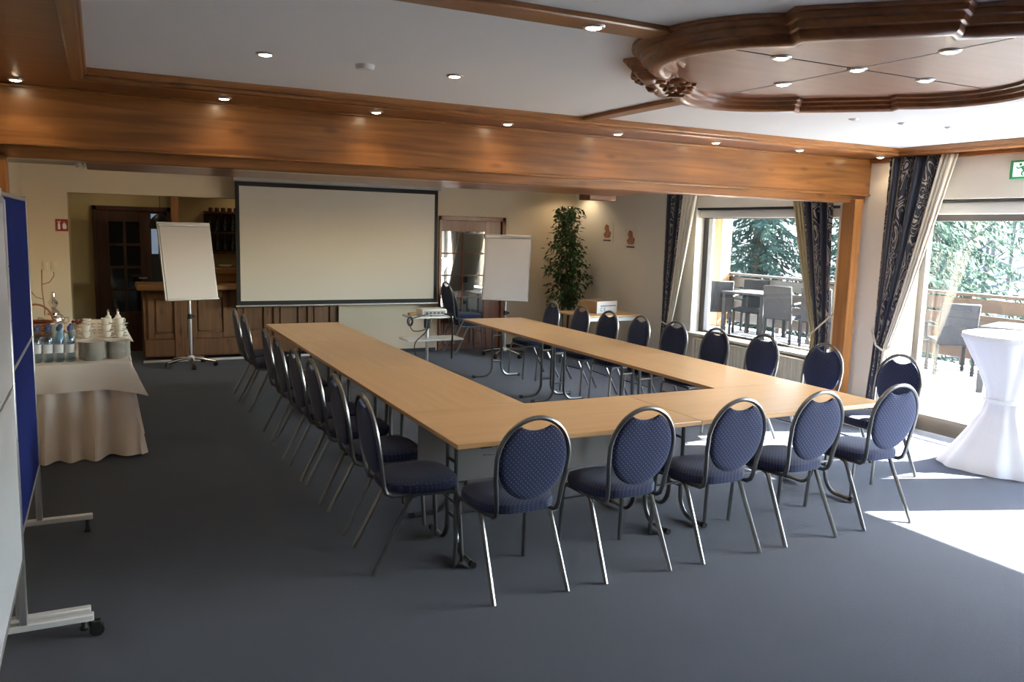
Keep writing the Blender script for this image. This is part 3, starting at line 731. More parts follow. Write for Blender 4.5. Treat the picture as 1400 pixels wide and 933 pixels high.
# stacked plates
def plate_mesh(r):
    return [(r * .55, 0), (r * .60, .001), (r * .66, .005), (r, .016), (r * 1.0, .0185), (r * .64, .008), (r * .58, .0045), (.001, .004)]
p0 = None
for cx, cy_, n_, g in ((-.078, 7.00, 19, 'left'), (.092, 7.06, 18, 'right')):
    for k in range(n_):
        lab = 'plain plate in the %s of two tall plate stacks on the buffet front' % g
        if k == n_ - 1: lab = 'topmost plate of the %s plate stack on the buffet front' % g
        loc = (cx + random.uniform(-.002, .002), cy_ + random.uniform(-.002, .002), TZ + k * .0072)
        grp = 'plates in the %s stack' % g
        if p0 is None:
            p0 = tag(obj('dinner_plate', MB().lathe(plate_mesh(.096), 28), 'plates', loc=loc), lab, 'plate', grp)
        else:
            q = p0.copy(); COL.objects.link(q); q.location = loc; q['label'] = lab; q['group'] = grp
# cups and saucers
def make_cup(label, group):
    t = thing('coffee_cup', label, 'cup', group=group)
    obj('cup_bowl', MB().lathe([(.022, 0), (.024, .003), (.034, .022), (.040, .058), (.038, .058), (.031, .022), (.001, .008)], 20), 'china', t)
    obj('handle', MB().tube([(.037, 0, .048), (.052, 0, .046), (.056, 0, .034), (.048, 0, .022), (.034, 0, .02)], .004, 6), 'china', t)
    return t
cup0 = sau0 = None; i_ = 0
for col, x in enumerate((-.135, .03, .135)):
    for row, y in enumerate((8.30, 8.55, 8.80)):
        nlev = 3 if row == 0 and col else 2
        for k in range(nlev):
            z = TZ + k * .058; jx, jy = random.uniform(-.004, .004), random.uniform(-.004, .004)
            where = ['left column', 'middle column', 'right column'][col] + ', ' + ['front row', 'middle row', 'back row'][row]
            lev = ['at the bottom', 'in the middle' if nlev == 3 else 'on top', 'on top'][k]
            ls = 'white saucer in the stacked coffee cups, %s, %s' % (where, lev)
            lc = 'white coffee cup in the stacked cups, %s, %s' % (where, lev)
            if sau0 is None:
                sau0 = tag(obj('saucer', MB().lathe([(.036, 0), (.038, .002), (.072, .013), (.072, .016), (.036, .006), (.001, .005)], 24), 'china', loc=(x + jx, y + jy, z)), ls, 'saucer', 'saucers on the buffet')
                cup0 = make_cup(lc, 'coffee cups on the buffet'); cup0.location = (x + jx, y + jy, z + .006)
            else:
                q = sau0.copy(); COL.objects.link(q); q.location = (x + jx, y + jy, z); q['label'] = ls
                dup(cup0, (x + jx, y + jy, z + .006), random.uniform(-1, 2), lc)
q = sau0.copy(); COL.objects.link(q); q.location = (-.12, 7.93, TZ); q.scale = (1.15, 1.15, 1); q['label'] = 'single white saucer lying alone between cups and bottles'
spn = MB().tube([(0, 0, .006), (.06, .01, .005), (.10, .012, .004)], .003, 6).lathe([(.001, .004), (.013, .006), (.011, .008)], 12, (-.012, -.002))
tag(obj('teaspoon', spn, 'silver', loc=(0.0, 7.62, TZ)), 'small teaspoon lying on the tablecloth behind the plate stacks', 'spoon')
# two little glass shakers
def shaker(x, y, lab):
    t = thing('milk_bottle', lab, 'bottle', (x, y, TZ), 0, 'small white bottles among the cups')
    obj('body', MB().lathe([(.028, 0), (.030, .01), (.028, .08), (.012, .10), (.011, .13)], 16), 'china', t)
    obj('stopper', MB().lathe([(.012, .13), (.014, .138), (.006, .155), (.001, .16)], 12), 'silver', t)
shaker(.055, 9.35, 'small white bottle behind the cups, left of a pair'); shaker(.145, 9.40, 'small white bottle behind the cups, right of a pair')
# water bottles
def make_bottle():
    t = thing('water_bottle', '', 'bottle', group='water bottles on the buffet front')
    b = obj('body', MB().lathe([(.026, 0), (.031, .004), (.032, .02), (.031, .06), (.0325, .07), (.0325, .14), (.031, .15), (.030, .17), (.022, .205), (.013, .225), (.0125, .24)], 20), 'bottle', t)
    obj('label_band', MB().lathe([(.0331, .07), (.0331, .135), (.0327, .135), (.0327, .07)], 20), 'blabel', t)
    obj('cap', MB().lathe([(.0155, .236), (.0155, .262), (.012, .266)], 16), 'bcap', t)
    return t
b0 = make_bottle(); first = True
for r in range(3):
    for k in range(4):
        lab = 'clear blue-capped water bottle, ' + ['front', 'second', 'third'][r] + ' row, ' + ['leftmost beside the blue board', 'second from the left', 'third from the left', 'rightmost beside the plates'][k]
        loc = (-.445 + .073 * k + .004 * r, 6.98 + .075 * r, TZ)
        if first: b0.location = loc; b0['label'] = lab; first = False
        else: dup(b0, loc, random.uniform(0, 3), lab)
# urn, basket, paper cups, berries
ur = thing('coffee_urn', 'ornate silver coffee urn with finial and tap behind the bottles', 'urn', (-.40, 8.55, TZ))
obj('body', MB().lathe([(.075, 0), (.08, .012), (.05, .03), (.035, .05), (.06, .075), (.085, .11), (.09, .15), (.075, .19), (.045, .205), (.03, .215)], 24), 'silver', ur)
obj('lid', MB().lathe([(.05, .205), (.055, .215), (.03, .24), (.018, .255), (.04, .285), (.042, .31), (.02, .335), (.014, .345), (.028, .365), (.026, .39), (.008, .405)], 20), 'silver', ur)
for s in (-1, 1):
    obj('handle', MB().tube([(s * .085, 0, .16), (s * .12, 0, .17), (s * .125, 0, .13), (s * .085, 0, .11)], .006, 6), 'silver', ur)
obj('tap', MB().tube([(0, -.08, .09), (0, -.13, .09), (0, -.14, .06)], .008, 8).tube([(0, -.12, .09), (0, -.12, .12)], .005, 6), 'silver', ur)
bk = thing('wicker_basket', 'reddish brown wicker basket beside the blue board', 'basket', (-.49, 7.80, TZ))
wv = MB()
for k in range(9):
    z = .012 + k * .022; hx, hy = .10 + k * .003, .13 + k * .004
    wv.tube([(hx * math.cos(a), hy * math.sin(a), z + .004 * math.sin(a * 12 + k * math.pi)) for a in [i * math.pi / 24 for i in range(48)]], .011, 6, closed=True)
wv.lathe([(.09, .0), (.10, .008)], 24)
obj('woven_side', wv, 'wicker', bk)
obj('rim', MB().tube([(.128 * math.cos(a), .166 * math.sin(a), .205) for a in [i * math.pi / 24 for i in range(48)]], .012, 8, closed=True), 'wicker', bk)
obj('handle', MB().tube([(.125 * math.cos(a), 0, .2 + .16 * math.sin(a)) for a in [i * math.pi / 16 for i in range(17)]], .008, 6), 'wicker', bk)
pc = tag(obj('paper_cup_stack', MB().lathe([(.034, 0), (.045, .17), (.047, .172), (.047, .176)] + [(.047 + .001 * (k % 2), .176 + .008 * k) for k in range(1, 6)] + [(.044, .218), (.03, .1)], 20), 'bluecup', loc=(-.335, 7.62, TZ)), 'pale blue paper cups nested into one tall stack behind the bottles', 'paper cups')
for k, (x, y, h) in enumerate(((-.36, 8.15, .10), (-.30, 8.05, .085), (-.24, 8.35, .08))):
    t = thing('glass_jar', 'small sugar jar among the buffet ware, ' + ['nearest the urn', 'beside the paper cups', 'nearest the cups'][k], 'jar', (x, y, TZ), 0, 'small jars on the buffet')
    obj('jar_body', MB().lathe([(.03, 0), (.034, .01), (.034, h - .02), (.026, h)], 16), 'plates', t)
    obj('lid', MB().lathe([(.028, h), (.03, h + .008), (.008, h + .016), (.008, h + .026), (.001, h + .03)], 14), 'silver', t)
bw = thing('berry_dish', 'shallow dish of dark red sweets behind the stacked cups', 'dish', (-.20, 9.2, TZ))
obj('dish', MB().lathe([(.05, 0), (.055, .004), (.10, .03), (.10, .033), (.05, .01), (.001, .008)], 20), 'silver', bw)
mb = MB()
for k in range(26):
    a, r = random.uniform(0, 6.28), .075 * math.sqrt(random.random()); c = Vector((r * math.cos(a), r * math.sin(a), .034 + random.uniform(0, .02)))
    mb.lathe([(.002, -.016), (.012, -.010), (.016, 0), (.012, .010), (.002, .016)], 8, T=Matrix.Translation(c))
s_ = obj('sweets', mb, 'redfr', bw); s_['kind'] = 'stuff'
cs = thing('candle_stand', 'thin twisted wire stand with two arms behind the blue board', 'wire stand', (-.50, 9.0, TZ))
obj('base', MB().lathe([(.06, 0), (.06, .008), (.01, .015)], 16), 'wicker', cs)
obj('stem', MB().tube([(0, 0, .01), (.01, 0, .2), (-.005, 0, .4), (0, 0, .58)], .005, 6), 'wicker', cs)
for s, z in ((-1, .42), (1, .56)):
    obj('arm', MB().tube([(0, 0, z - .12), (s * .06, 0, z - .1), (s * .10, 0, z - .04), (s * .10, 0, z)], .004, 6), 'wicker', cs)
# ------------------------------------------------------------------ far wall: sign, switches
sg = thing('fire_extinguisher_sign', 'small red sign with white extinguisher and flame on the far wall', 'sign', (-.396, YF - .004, 1.725))
obj('plate', MB().cbox(-.068, .068, -.003, .003, -.072, .072, .001), 'red', sg)
ex = MB().prism([(-.042, -.05), (-.018, -.05), (-.018, .012), (-.024, .026), (-.036, .026), (-.042, .012)], -.0045, -.003, 'xz').prism([(-.036, .03), (-.024, .03), (-.010, .044), (-.014, .05), (-.028, .042), (-.048, .042), (-.048, .036)], -.0045, -.003, 'xz')
obj('extinguisher_symbol', ex, 'whitepl', sg, smooth=False)
fl = MB().prism([(.012, -.045), (.042, -.045), (.052, -.018), (.044, .006), (.046, .024), (.034, .012), (.026, .046), (.018, .014), (.010, .022), (.006, -.018)], -.0045, -.003, 'xz')
obj('flame_symbol', fl, 'whitepl', sg, smooth=False)
for i, x in enumerate((-.585, -.495)):
    t = thing('light_switch', 'cream light switch plate on the far wall, ' + ['left', 'right'][i] + ' of a pair', 'switch', (x, YF - .001, 1.235), 0, 'light switches')
    obj('plate', MB().cbox(-.038, .038, -.010, 0, -.06, .06, .003), 'wall', t)
    obj('rocker', MB().cbox(-.026, .026, -.014, -.009, -.045, .045, .003), 'wall', t)

# ------------------------------------------------------------------ doors
def panes(mb_frame, x0, x1, z0, z1, nc, nr, y0, y1, wd):
    """muntin grid"""
    for i in range(1, nc):
        x = x0 + (x1 - x0) * i / nc; mb_frame.cbox(x - wd / 2, x + wd / 2, y0, y1, z0, z1, .003)
    for j in range(1, nr):
        z = z0 + (z1 - z0) * j / nr; mb_frame.cbox(x0, x1, y0 + .003, y1 - .003, z - wd / 2, z + wd / 2, .003)
d1 = sroot('door_1')
yd = 12.5
obj('door_frame', MB().cbox(-.075, -.02, yd - .06, yd, 0, 1.99, .004).cbox(-.075, .90, yd - .06, yd, 1.93, 1.99, .004).cbox(.85, .90, yd - .06, yd, 0, 1.99, .004), 'dkwood', d1)
lf = MB().cbox(-.02, .12, yd - .045, yd - .005, 0, 1.93, .003).cbox(.50, .63, yd - .045, yd - .005, 0, 1.93, .003).cbox(.12, .50, yd - .045, yd - .005, 1.78, 1.93, .003).cbox(.12, .50, yd - .045, yd - .005, 0, .55, .003)
panes(lf, .12, .50, .55, 1.78, 2, 4, yd - .043, yd - .01, .035)
obj('door_leaf', lf, 'dkwood', d1)
obj('glazing', MB().box(.12, .50, yd - .03, yd - .02, .55, 1.78), 'dglass', d1, smooth=False)
obj('handle', MB().tube([(.57, yd - .045, 1.02), (.57, yd - .09, 1.02), (.47, yd - .09, 1.02)], .009, 8), 'alu', d1)
obj('side_light', MB().box(.645, .73, yd - .03, yd - .02, 1.35, 1.90), 'dayglow', d1, smooth=False)
obj('side_panel', MB().cbox(.63, .85, yd - .02, yd - .003, 0, 1.93, .002), 'black', d1)
d2 = sroot('door_2')
yd = YF
obj('door_frame', MB().cbox(4.45, 4.49, yd - .03, yd + .12, 0, 1.99, .004).cbox(5.47, 5.53, yd - .03, yd + .12, 0, 1.99, .004).cbox(4.45, 5.53, yd - .03, yd + .12, 1.93, 1.99, .004), 'rdwood', d2)
lf = MB().cbox(4.49, 4.515, yd + .02, yd + .06, .0, 1.93, .003).cbox(5.21, 5.47, yd + .02, yd + .06, 0, 1.93, .003).cbox(4.515, 5.21, yd + .02, yd + .06, 1.77, 1.93, .003).cbox(4.515, 5.21, yd + .02, yd + .06, 0, .46, .003)
panes(lf, 4.515, 5.21, .46, 1.77, 2, 4, yd + .022, yd + .055, .022)
LF2 = [obj('door_leaf', lf, 'rdwood', d2)]
LF2 += [obj('raised_panel', MB().cbox(4.57, 5.15, yd + .008, yd + .022, .07, .40, .006), 'rdwood', d2)]
LF2 += [obj('glazing', MB().box(4.515, 5.21, yd + .034, yd + .044, .46, 1.77), 'mglass', d2, smooth=False)]
LF2 += [obj('handle', MB().tube([(5.30, yd + .02, 1.02), (5.30, yd - .03, 1.02), (5.19, yd - .03, 1.02)], .009, 8).cbox(5.28, 5.32, yd + .012, yd + .02, .93, 1.10, .002), 'alu', d2)]

for o in LF2:      # the leaf stands slightly ajar on its right-hand hinges
    o.matrix_local = Matrix.Translation((5.47, yd + .06, 0)) @ Matrix.Rotation(R_(-2.6), 4, 'Z') @ Matrix.Translation((-5.47, -yd - .06, 0))

# ------------------------------------------------------------------ the bar in the recess
br = thing('bar_counter', 'panelled oak bar counter in the wall recess behind the left flipchart', 'bar', (0, 0, 0))
yb_ = 11.37
bf = MB().box(.47, 2.96, yb_ + .03, yb_ + .6, .06, .93)
obj('carcass', bf, 'barwood', br, smooth=False)
for x0, x1 in ((.52, .98), (1.03, 1.50), (1.60, 2.02), (2.08, 2.48), (2.54, 2.92)):
    pn = MB()
    pn.cbox(x0, x0 + .07, yb_, yb_ + .03, .30, .90, .004).cbox(x1 - .07, x1, yb_, yb_ + .03, .30, .90, .004).cbox(x0 + .07, x1 - .07, yb_, yb_ + .03, .83, .90, .004).cbox(x0 + .07, x1 - .07, yb_, yb_ + .03, .30, .37, .004)
    f = obj('panel_frame', pn, 'barwood', br)
    obj('panel', MB().cbox(x0 + .09, x1 - .09, yb_ + .012, yb_ + .03, .39, .81, .006), 'barwood', f)
obj('plinth', MB().cbox(.47, 2.96, yb_ - .01, yb_ + .03, .07, .30, .008), 'barwood', br)
obj('kick_strip', MB().cbox(.45, 2.96, yb_ - .015, yb_ + .01, 0, .03, .003), 'whitepl', br)
obj('pilaster', MB().cbox(.83, .93, yb_ - .02, yb_ + .03, .06, .93, .006), 'barwood', br)
obj('bar_top', MB().cbox(.40, 2.96, yb_ - .07, yb_ + .62, .93, 1.0, .012), 'bartop', br)
obj('raised_shelf', MB().cbox(1.36, 2.96, yb_ + .30, yb_ + .66, 1.12, 1.19, .010).box(1.38, 2.96, yb_ + .4, yb_ + .62, 1.0, 1.12), 'bartop', br)
struct('column_bar', MB().cbox(.86, .95, 11.80, 11.89, 1.0, 2.5, .006), 'post')
bs = thing('bottle_shelf', 'dim wall shelf behind the bar beside the projection screen', 'shelf', (1.55, 12.42, 1.38))
obj('back_panel', MB().box(-.22, .75, .06, .075, 0, .58), 'dkwood', bs, smooth=False)
for z in (0, .28, .56):
    obj('shelf_board', MB().cbox(-.22, .75, -.08, .06, z - .012, z + .012, .003), 'dkwood', bs)
for k in range(7):
    for lvl in (0, 1):
        x = 1.40 + .105 * k; zz = 1.38 + .012 + .28 * lvl
        o = bpy.data.objects.get('liqueur_bottle')
        loc = (x, 12.41, zz); lab = 'dark liqueur bottle on the %s bar shelf, %s from the left' % (['lower', 'upper'][lvl], ORD[k])
        if o is None:
            o = tag(obj('liqueur_bottle', MB().lathe([(.03, 0), (.033, .006), (.033, .13), (.014, .17), (.013, .22), (.016, .222), (.015, .235)], 14), 'dglass', loc=loc), lab, 'bottle', 'bottles on the bar shelves')
        else:
            q = o.copy(); COL.objects.link(q); q.location = loc; q['label'] = lab
mugs = None
for k in range(6):
    loc = (1.42 + .085 * k, 12.41, 1.952); lab = 'small dark mug on top of the bar shelf, %s from the left' % ORD[k]
    if mugs is None:
        mugs = tag(obj('mug', MB().lathe([(.026, 0), (.03, .01), (.03, .06), (.027, .06), (.024, .01)], 14), 'dkwood', loc=loc), lab, 'mug', 'mugs on top of the bar shelf')
    else:
        q = mugs.copy(); COL.objects.link(q); q.location = loc; q['label'] = lab
tag(obj('serving_bowl', MB().lathe([(.04, 0), (.05, .006), (.09, .04), (.09, .044), (.045, .012), (.001, .01)], 20), 'china', loc=(1.52, 11.78, 1.19)), 'small white bowl on the raised bar shelf beside the screen', 'bowl')
pl = thing('pendant_lamp', 'black dome pendant lamp above the bar behind the left flipchart', 'lamp', (.73, 11.95, 0))
obj('shade', MB().lathe([(.14, 1.70), (.135, 1.76), (.11, 1.83), (.06, 1.88), (.03, 1.90), (.025, 1.92)], 24), 'darkpl', pl)
obj('cord', MB().tube([(0, 0, 1.91), (0, 0, 2.5)], .004, 6), 'darkpl', pl)
obj('lamp_bulb', MB().lathe([(.002, 1.715), (.02, 1.72), (.025, 1.75), (.012, 1.78)], 12), 'china', pl)

# ------------------------------------------------------------------ window wall: window, radiator, terrace door
w1 = sroot('window_1')
yl, yh = 6.1, 8.36
fr = MB().cbox(6.90, 6.95, yl, yh, .58, .605, .004).cbox(6.88, 6.95, yl, yh, 2.02, 2.10, .004).cbox(6.88, 6.95, yh - .09, yh, .58, 2.10, .004).cbox(6.88, 6.95, yl, yl + .07, .58, 2.10, .004)
obj('window_frame', fr, 'wframe', w1)
obj('glass', MB().box(6.912, 6.918, yl + .07, yh - .09, .605, 2.02), 'wglass', w1, smooth=False)
obj('blind_box', MB().cbox(6.80, 6.95, yl, yh, 2.03, 2.125, .006), 'wblind', w1)
obj('head_joint', MB().box(6.76, 6.95, yl, yh, 2.125, 2.15), 'black', w1, smooth=False)
obj('window_sill', MB().cbox(6.66, 6.90, yl - .02, yh + .02, .555, .585, .005), 'radi', w1)
d3 = sroot('door_3')
yl, yh = 3.5, 5.27
fr = MB().cbox(6.93, 7.0, yh - .06, yh, 0, 2.06, .004).cbox(6.93, 7.0, yl, yl + .06, 0, 2.06, .004).cbox(6.92, 7.0, yl, yh, 2.0, 2.06, .004)
obj('door_frame', fr, 'wframe', d3)
obj('blind_box', MB().cbox(6.86, 7.0, yl, yh, 2.06, 2.165, .006), 'wblind', d3)
obj('head_joint', MB().box(6.80, 7.0, yl, yh, 2.165, 2.19), 'black', d3, smooth=False)
obj('step_riser', MB().cbox(7.055, 7.075, yl, yh, 0, .178, .002), 'riser', d3)
obj('glass', MB().box(6.962, 6.968, yl + .06, yh - .06, .20, 2.0), 'wglass', d3, smooth=False)
obj('floor_track', MB().cbox(6.95, 6.98, yl + .06, yh - .06, .178, .205, .003), 'alu', d3)
w3 = sroot('window_3')
fr = MB().cbox(6.93, 7.0, 0.3, 2.87, 0, .06, .004).cbox(6.93, 7.0, 0.3, 2.87, 1.97, 2.03, .004).cbox(6.93, 7.0, 2.82, 2.87, 0, 2.03, .004).cbox(6.93, 7.0, 0.3, 0.35, 0, 2.03, .004)
obj('window_frame', fr, 'wframe', w3)
obj('glass', MB().box(6.962, 6.968, 0.35, 2.82, .06, 1.97), 'wglass', w3, smooth=False)
rd = thing('radiator', 'cream panel radiator under the window behind the right row chairs', 'radiator', (6.665, 7.12, 0))
L = 1.02
rb = MB()
n_ = 41
prof_ = []
for i in range(n_):
    y = -L + 2 * L * i / n_; wd = 2 * L / n_
    prof_ += [(-.030, y), (-.030, y + wd * .5), (-.042, y + wd * .6), (-.042, y + wd * .9)]
prof_ += [(-.030, L), (.045, L), (.045, -L)]
rb.loft([[(x, y, z) for x, y in prof_] for z in (.12, .52)])
obj('ribbed_panel', rb, 'radi', rd, smooth=False)
obj('top_grille', MB().cbox(-.045, .05, -L - .005, L + .005, .518, .535, .003), 'radi', rd)
for y in (-L, L):
    obj('side_cover', MB().cbox(-.045, .05, y - .006, y + .006, .12, .52, .002), 'radi', rd)
obj('thermostat_valve', MB().tube([(-.02, -L - .03, .47), (-.02, -L - .10, .47)], .022, 12).tube([(-.02, -L - .03, .47), (.0, -L - .0, .47)], .010, 8), 'bartop', rd)
obj('supply_pipe', MB().tube([(-.01, -L - .045, .46), (-.01, -L - .045, 0)], .008, 8), 'radi', rd)
for y in (-.7, .7):
    obj('wall_bracket', MB().box(.04, .084, y - .02, y + .02, .2, .45), 'radi', rd, smooth=False)
    obj('foot', MB().box(-.01, .02, y - .015, y + .015, 0, .12), 'radi', rd, smooth=False)
es = thing('exit_sign', 'green and white running man exit sign high on the window wall', 'sign', (6.745, 4.165, 2.415))
obj('plate', MB().cbox(-.012, .004, -.20, .20, -.075, .075, .002), 'green', es)
obj('white_field', MB().box(-.0135, -.011, -.165, .172, -.058, .058), 'signw', es, smooth=False)
man = MB()
def limb(p, q, wd):
    a, b = Vector((p[0], p[1])), Vector((q[0], q[1])); d = (b - a).normalized(); n2 = Vector((-d.y, d.x)) * wd / 2
    man.prism([tuple(a + n2), tuple(b + n2), tuple(b - n2), tuple(a - n2)], -.016, -.0134, 'yz')
for p, q, wd in (((.10, .022), (.075, -.012), .02), ((.10, .02), (.13, .008), .008), ((.13, .008), (.145, .022), .008), ((.098, .02), (.075, .03), .008), ((.075, .03), (.06, .012), .008), ((.075, -.01), (.10, -.028), .010), ((.10, -.028), (.09, -.05), .010), ((.072, -.01), (.055, -.03), .010), ((.055, -.03), (.03, -.034), .010)):
    limb(p, q, wd)
man.tube([(-.0155, .112, .040), (-.0134, .112, .040)], .011, 12)
man.prism([(-.01, -.05), (.012, -.05), (.012, .05), (-.01, .05)], -.0155, -.0134, 'yz')
man.prism([(-.10, .0), (-.06, .03), (-.06, .012), (-.03, .012), (-.03, -.012), (-.06, -.012), (-.06, -.03)], -.0155, -.0134, 'yz')
obj('pictogram', man, 'green', es, smooth=False)

# ------------------------------------------------------------------ curtains
def curtain(name, label, x, top, tie, bot, zt, ztie, zb, m, folds, amp, wcloth, cat='curtain', group=None, straight=None):
    """top, tie, bot: (y at left edge, y at right edge) as one looks at the window wall"""
    def f(u, v):
        z = zb + (zt - zb) * v
        if z >= ztie:
            q = (z - ztie) / (zt - ztie); e = q ** .92
            a, b = tie, top
        else:
            q = (ztie - z) / (ztie - zb); e = q ** .7
            a, b = tie, bot
        yl_ = a[0] + (b[0] - a[0]) * e; yr_ = a[1] + (b[1] - a[1]) * e
        g = max(.35, e)
        ph = u * folds * 2 * math.pi
        k = amp * g
        y = yl_ + (yr_ - yl_) * u + .25 * k * math.sin(2 * ph) * (abs(yr_ - yl_) > .02)
        return (x + k * math.sin(ph) + .35 * k * math.sin(ph * .5 + 1.3), y, z)
    mb = MB().grid(f, int(folds * 12), 48, lambda u, v: (u * wcloth, (zb + (zt - zb) * v)))
    o = obj(name, mb, m, fix=False)
    md = o.modifiers.new('thickness', 'SOLIDIFY'); md.thickness = .004; md.offset = 0
    tag(o, label, cat, group); return o
xc = 6.64
curtain('dark_curtain', 'dark floral curtain beside the terrace door, large with tan flowers', xc, (5.47, 4.93), (5.475, 5.36), (5.50, 5.40), 2.57, .80, .03, 'floral', 4.5, .04, 1.75)
curtain('cream_curtain', 'cream curtain swept aside from the terrace door into a cord', xc - .005, (4.93, 4.78), (5.36, 5.295), (5.39, 5.20), 2.57, .80, .03, 'cream', 3.5, .03, .6)
curtain('dark_curtain', 'dark floral curtain on the right side of the window, before the wooden post', xc - .01, (6.52, 6.10), (6.20, 6.03), (6.19, 6.02), 2.32, .84, .03, 'floral', 4, .035, 1.5)
curtain('gold_curtain', 'gold and cream curtain edge gathered at the right side of the window', xc, (6.68, 6.52), (6.27, 6.20), (6.26, 6.19), 2.32, .84, .03, 'gold', 3, .025, .4)
curtain('dark_curtain', 'dark floral curtain on the left side of the window, beside the posters', xc, (8.86, 8.50), (8.83, 8.70), (8.86, 8.72), 2.36, .66, .03, 'floral', 4, .03, 1.4)
curtain('cream_curtain', 'cream curtain drawn aside at the left side of the window', xc - .01, (8.50, 8.22), (8.70, 8.60), (8.70, 8.45), 2.36, .66, .03, 'cream', 4, .03, .7)
def tieback(label, pts):
    tag(obj('curtain_cord', MB().tube([Vector(p) - Vector(pts[0]) for p in pts], .010, 8).lathe([(.012, -.09), (.018, -.08), (.012, -.02), (.016, -.01), (.01, 0)], 8, T=Matrix.Translation(Vector(pts[len(pts) // 2]) - Vector(pts[0]))), 'cord', loc=pts[0]), label, 'cord')
tieback('cream cord tying back the curtains at the terrace door', [(6.735, 5.50, 1.05), (6.62, 5.48, .95), (6.585, 5.40, .82), (6.585, 5.30, .77), (6.62, 5.27, .80), (6.70, 5.30, .88)])
tieback('cream cord tying back the curtain on the right side of the window', [(6.735, 5.99, 1.08), (6.62, 6.0, 1.03), (6.585, 6.10, .92), (6.585, 6.24, .80), (6.62, 6.28, .80), (6.70, 6.24, .88)])
tieback('cream cord tying back the curtain on the left side of the window', [(6.735, 8.86, .78), (6.62, 8.84, .72), (6.585, 8.76, .67), (6.585, 8.62, .64), (6.62, 8.57, .65), (6.70, 8.60, .70)])

# ------------------------------------------------------------------ corner: ficus, side table, carton, posters
st = thing('side_table', 'small beech side table in the far right corner below the posters', 'table', (6.08, 9.52, 0))
obj('tabletop', MB().cbox(-.46, .46, -.36, .36, .695, .72, .004), 'tablex', st)
obj('apron', MB().box(-.42, .42, -.325, -.31, .64, .695), 'whitepl', st, smooth=False)
for sx in (-1, 1):
    for s in (-1, 1):
        obj('leg', MB().tube([(sx * .41, s * .29, 0), (sx * .41, s * .29, .695)], .016, 8), 'tube', st)
bx = thing('carton', 'white and brown carton lying on the side table', 'box', (6.13, 9.60, .72), R_(14))
obj('body', MB().cbox(-.20, .20, -.17, .17, 0, .165, .004), 'card', bx)
obj('printed_side', MB().cbox(-.199, .199, -.1725, -.168, .003, .163, .001), 'cardw', bx)
ln = MB()
for k in range(18):
    ln.box(-.13 + .017 * k, -.118 + .017 * k, -.1735, -.172, .093, .107)
obj('printed_line', ln, 'ink', bx, smooth=False)
def text(body, size, parent, loc, rot, m):
    c = bpy.data.curves.new('lettering', 'FONT'); c.body = body; c.size = size; c.extrude = .0006
    tmp = bpy.data.objects.new('lettering_curve', c); me = bpy.data.meshes.new_from_object(tmp); bpy.data.objects.remove(tmp)
    me.materials.clear(); me.materials.append(M[m])
    o = bpy.data.objects.new('lettering', me); COL.objects.link(o); o.parent = parent; o.location = loc; o.rotation_euler = rot; return o
text('C E', .07, bx, (-.135, -.173, .03), (R_(90), 0, 0), 'ink')
for i, (y, z) in enumerate(((10.39, 1.815), (9.775, 1.735))):
    p = thing('poster', ['small reddish picture print on the wall, nearer the ficus', 'small reddish picture print on the wall, nearer the curtain'][i], 'poster', (XR - .003, y, z), 0, 'posters on the right wall')
    obj('sheet', MB().box(-.002, .002, -.16, .16, -.15, .15), 'cream', p, smooth=False)
    obj('picture', MB().prism([(-.07, -.08), (.06, -.085), (.10, -.03), (.05, .01), (.085, .06), (.04, .12), (-.03, .10), (-.05, .03), (-.10, .0), (-.09, -.05)], -.0035, -.002, 'yz'), 'art1', p, smooth=False)
    obj('caption', MB().box(-.0035, -.002, -.10, .10, -.128, -.108), 'ink', p, smooth=False)
# ficus
fc = thing('potted_ficus', 'tall leafy green ficus in a pot in the far right corner', 'plant', (6.30, 10.78, 0))
obj('pot', MB().lathe([(.13, 0), (.14, .01), (.18, .30), (.195, .31), (.195, .34), (.17, .34), (.16, .28), (.001, .28)], 24), 'pot', fc)
rs = random.Random(5)
stems = MB(); tips = []
for k in range(4):
    a = k * 1.6 + .3; pts = []
    for i in range(12):
        t_ = i / 11; pts.append(Vector((.05 * math.cos(a) + .10 * t_ * math.cos(a + 2.2 * t_), .05 * math.sin(a) + .10 * t_ * math.sin(a + 2.2 * t_), .28 + 1.78 * t_)))
    stems.tube(pts, [.014 * (1 - .7 * i / 11) for i in range(12)], 6)
    for i in range(3, 12):
        for j in range(3):
            th = rs.uniform(0, 6.28); L = rs.uniform(.12, .34) * (1.05 - .45 * max(0, (i - 6) / 6)) ; p = pts[i]
            tp = [p, p + Vector((math.cos(th) * L * .5, math.sin(th) * L * .5, .07)), p + Vector((math.cos(th) * L, math.sin(th) * L, .03))]
            stems.tube(tp, [.005, .004, .002], 4); tips.append((tp, th))
obj('stem', stems, 'stem', fc)
lv = MB()
def leaf(mb, p, d, L, W, roll, rs):
    d = d.normalized(); s_ = d.cross(Vector((0, 0, 1)));
    if s_.length < .1: s_ = Vector((1, 0, 0))
    s_.normalize(); n_ = s_.cross(d); s_ = s_ * math.cos(roll) + n_ * math.sin(roll); n_ = s_.cross(d)
    mb.add([p, p + d * L * .4 + s_ * W + n_ * .006, p + d * L - n_ * .012, p + d * L * .4 - s_ * W + n_ * .006, p + d * L * .45 - n_ * .004], [(0, 1, 4), (1, 2, 4), (2, 3, 4), (3, 0, 4)])
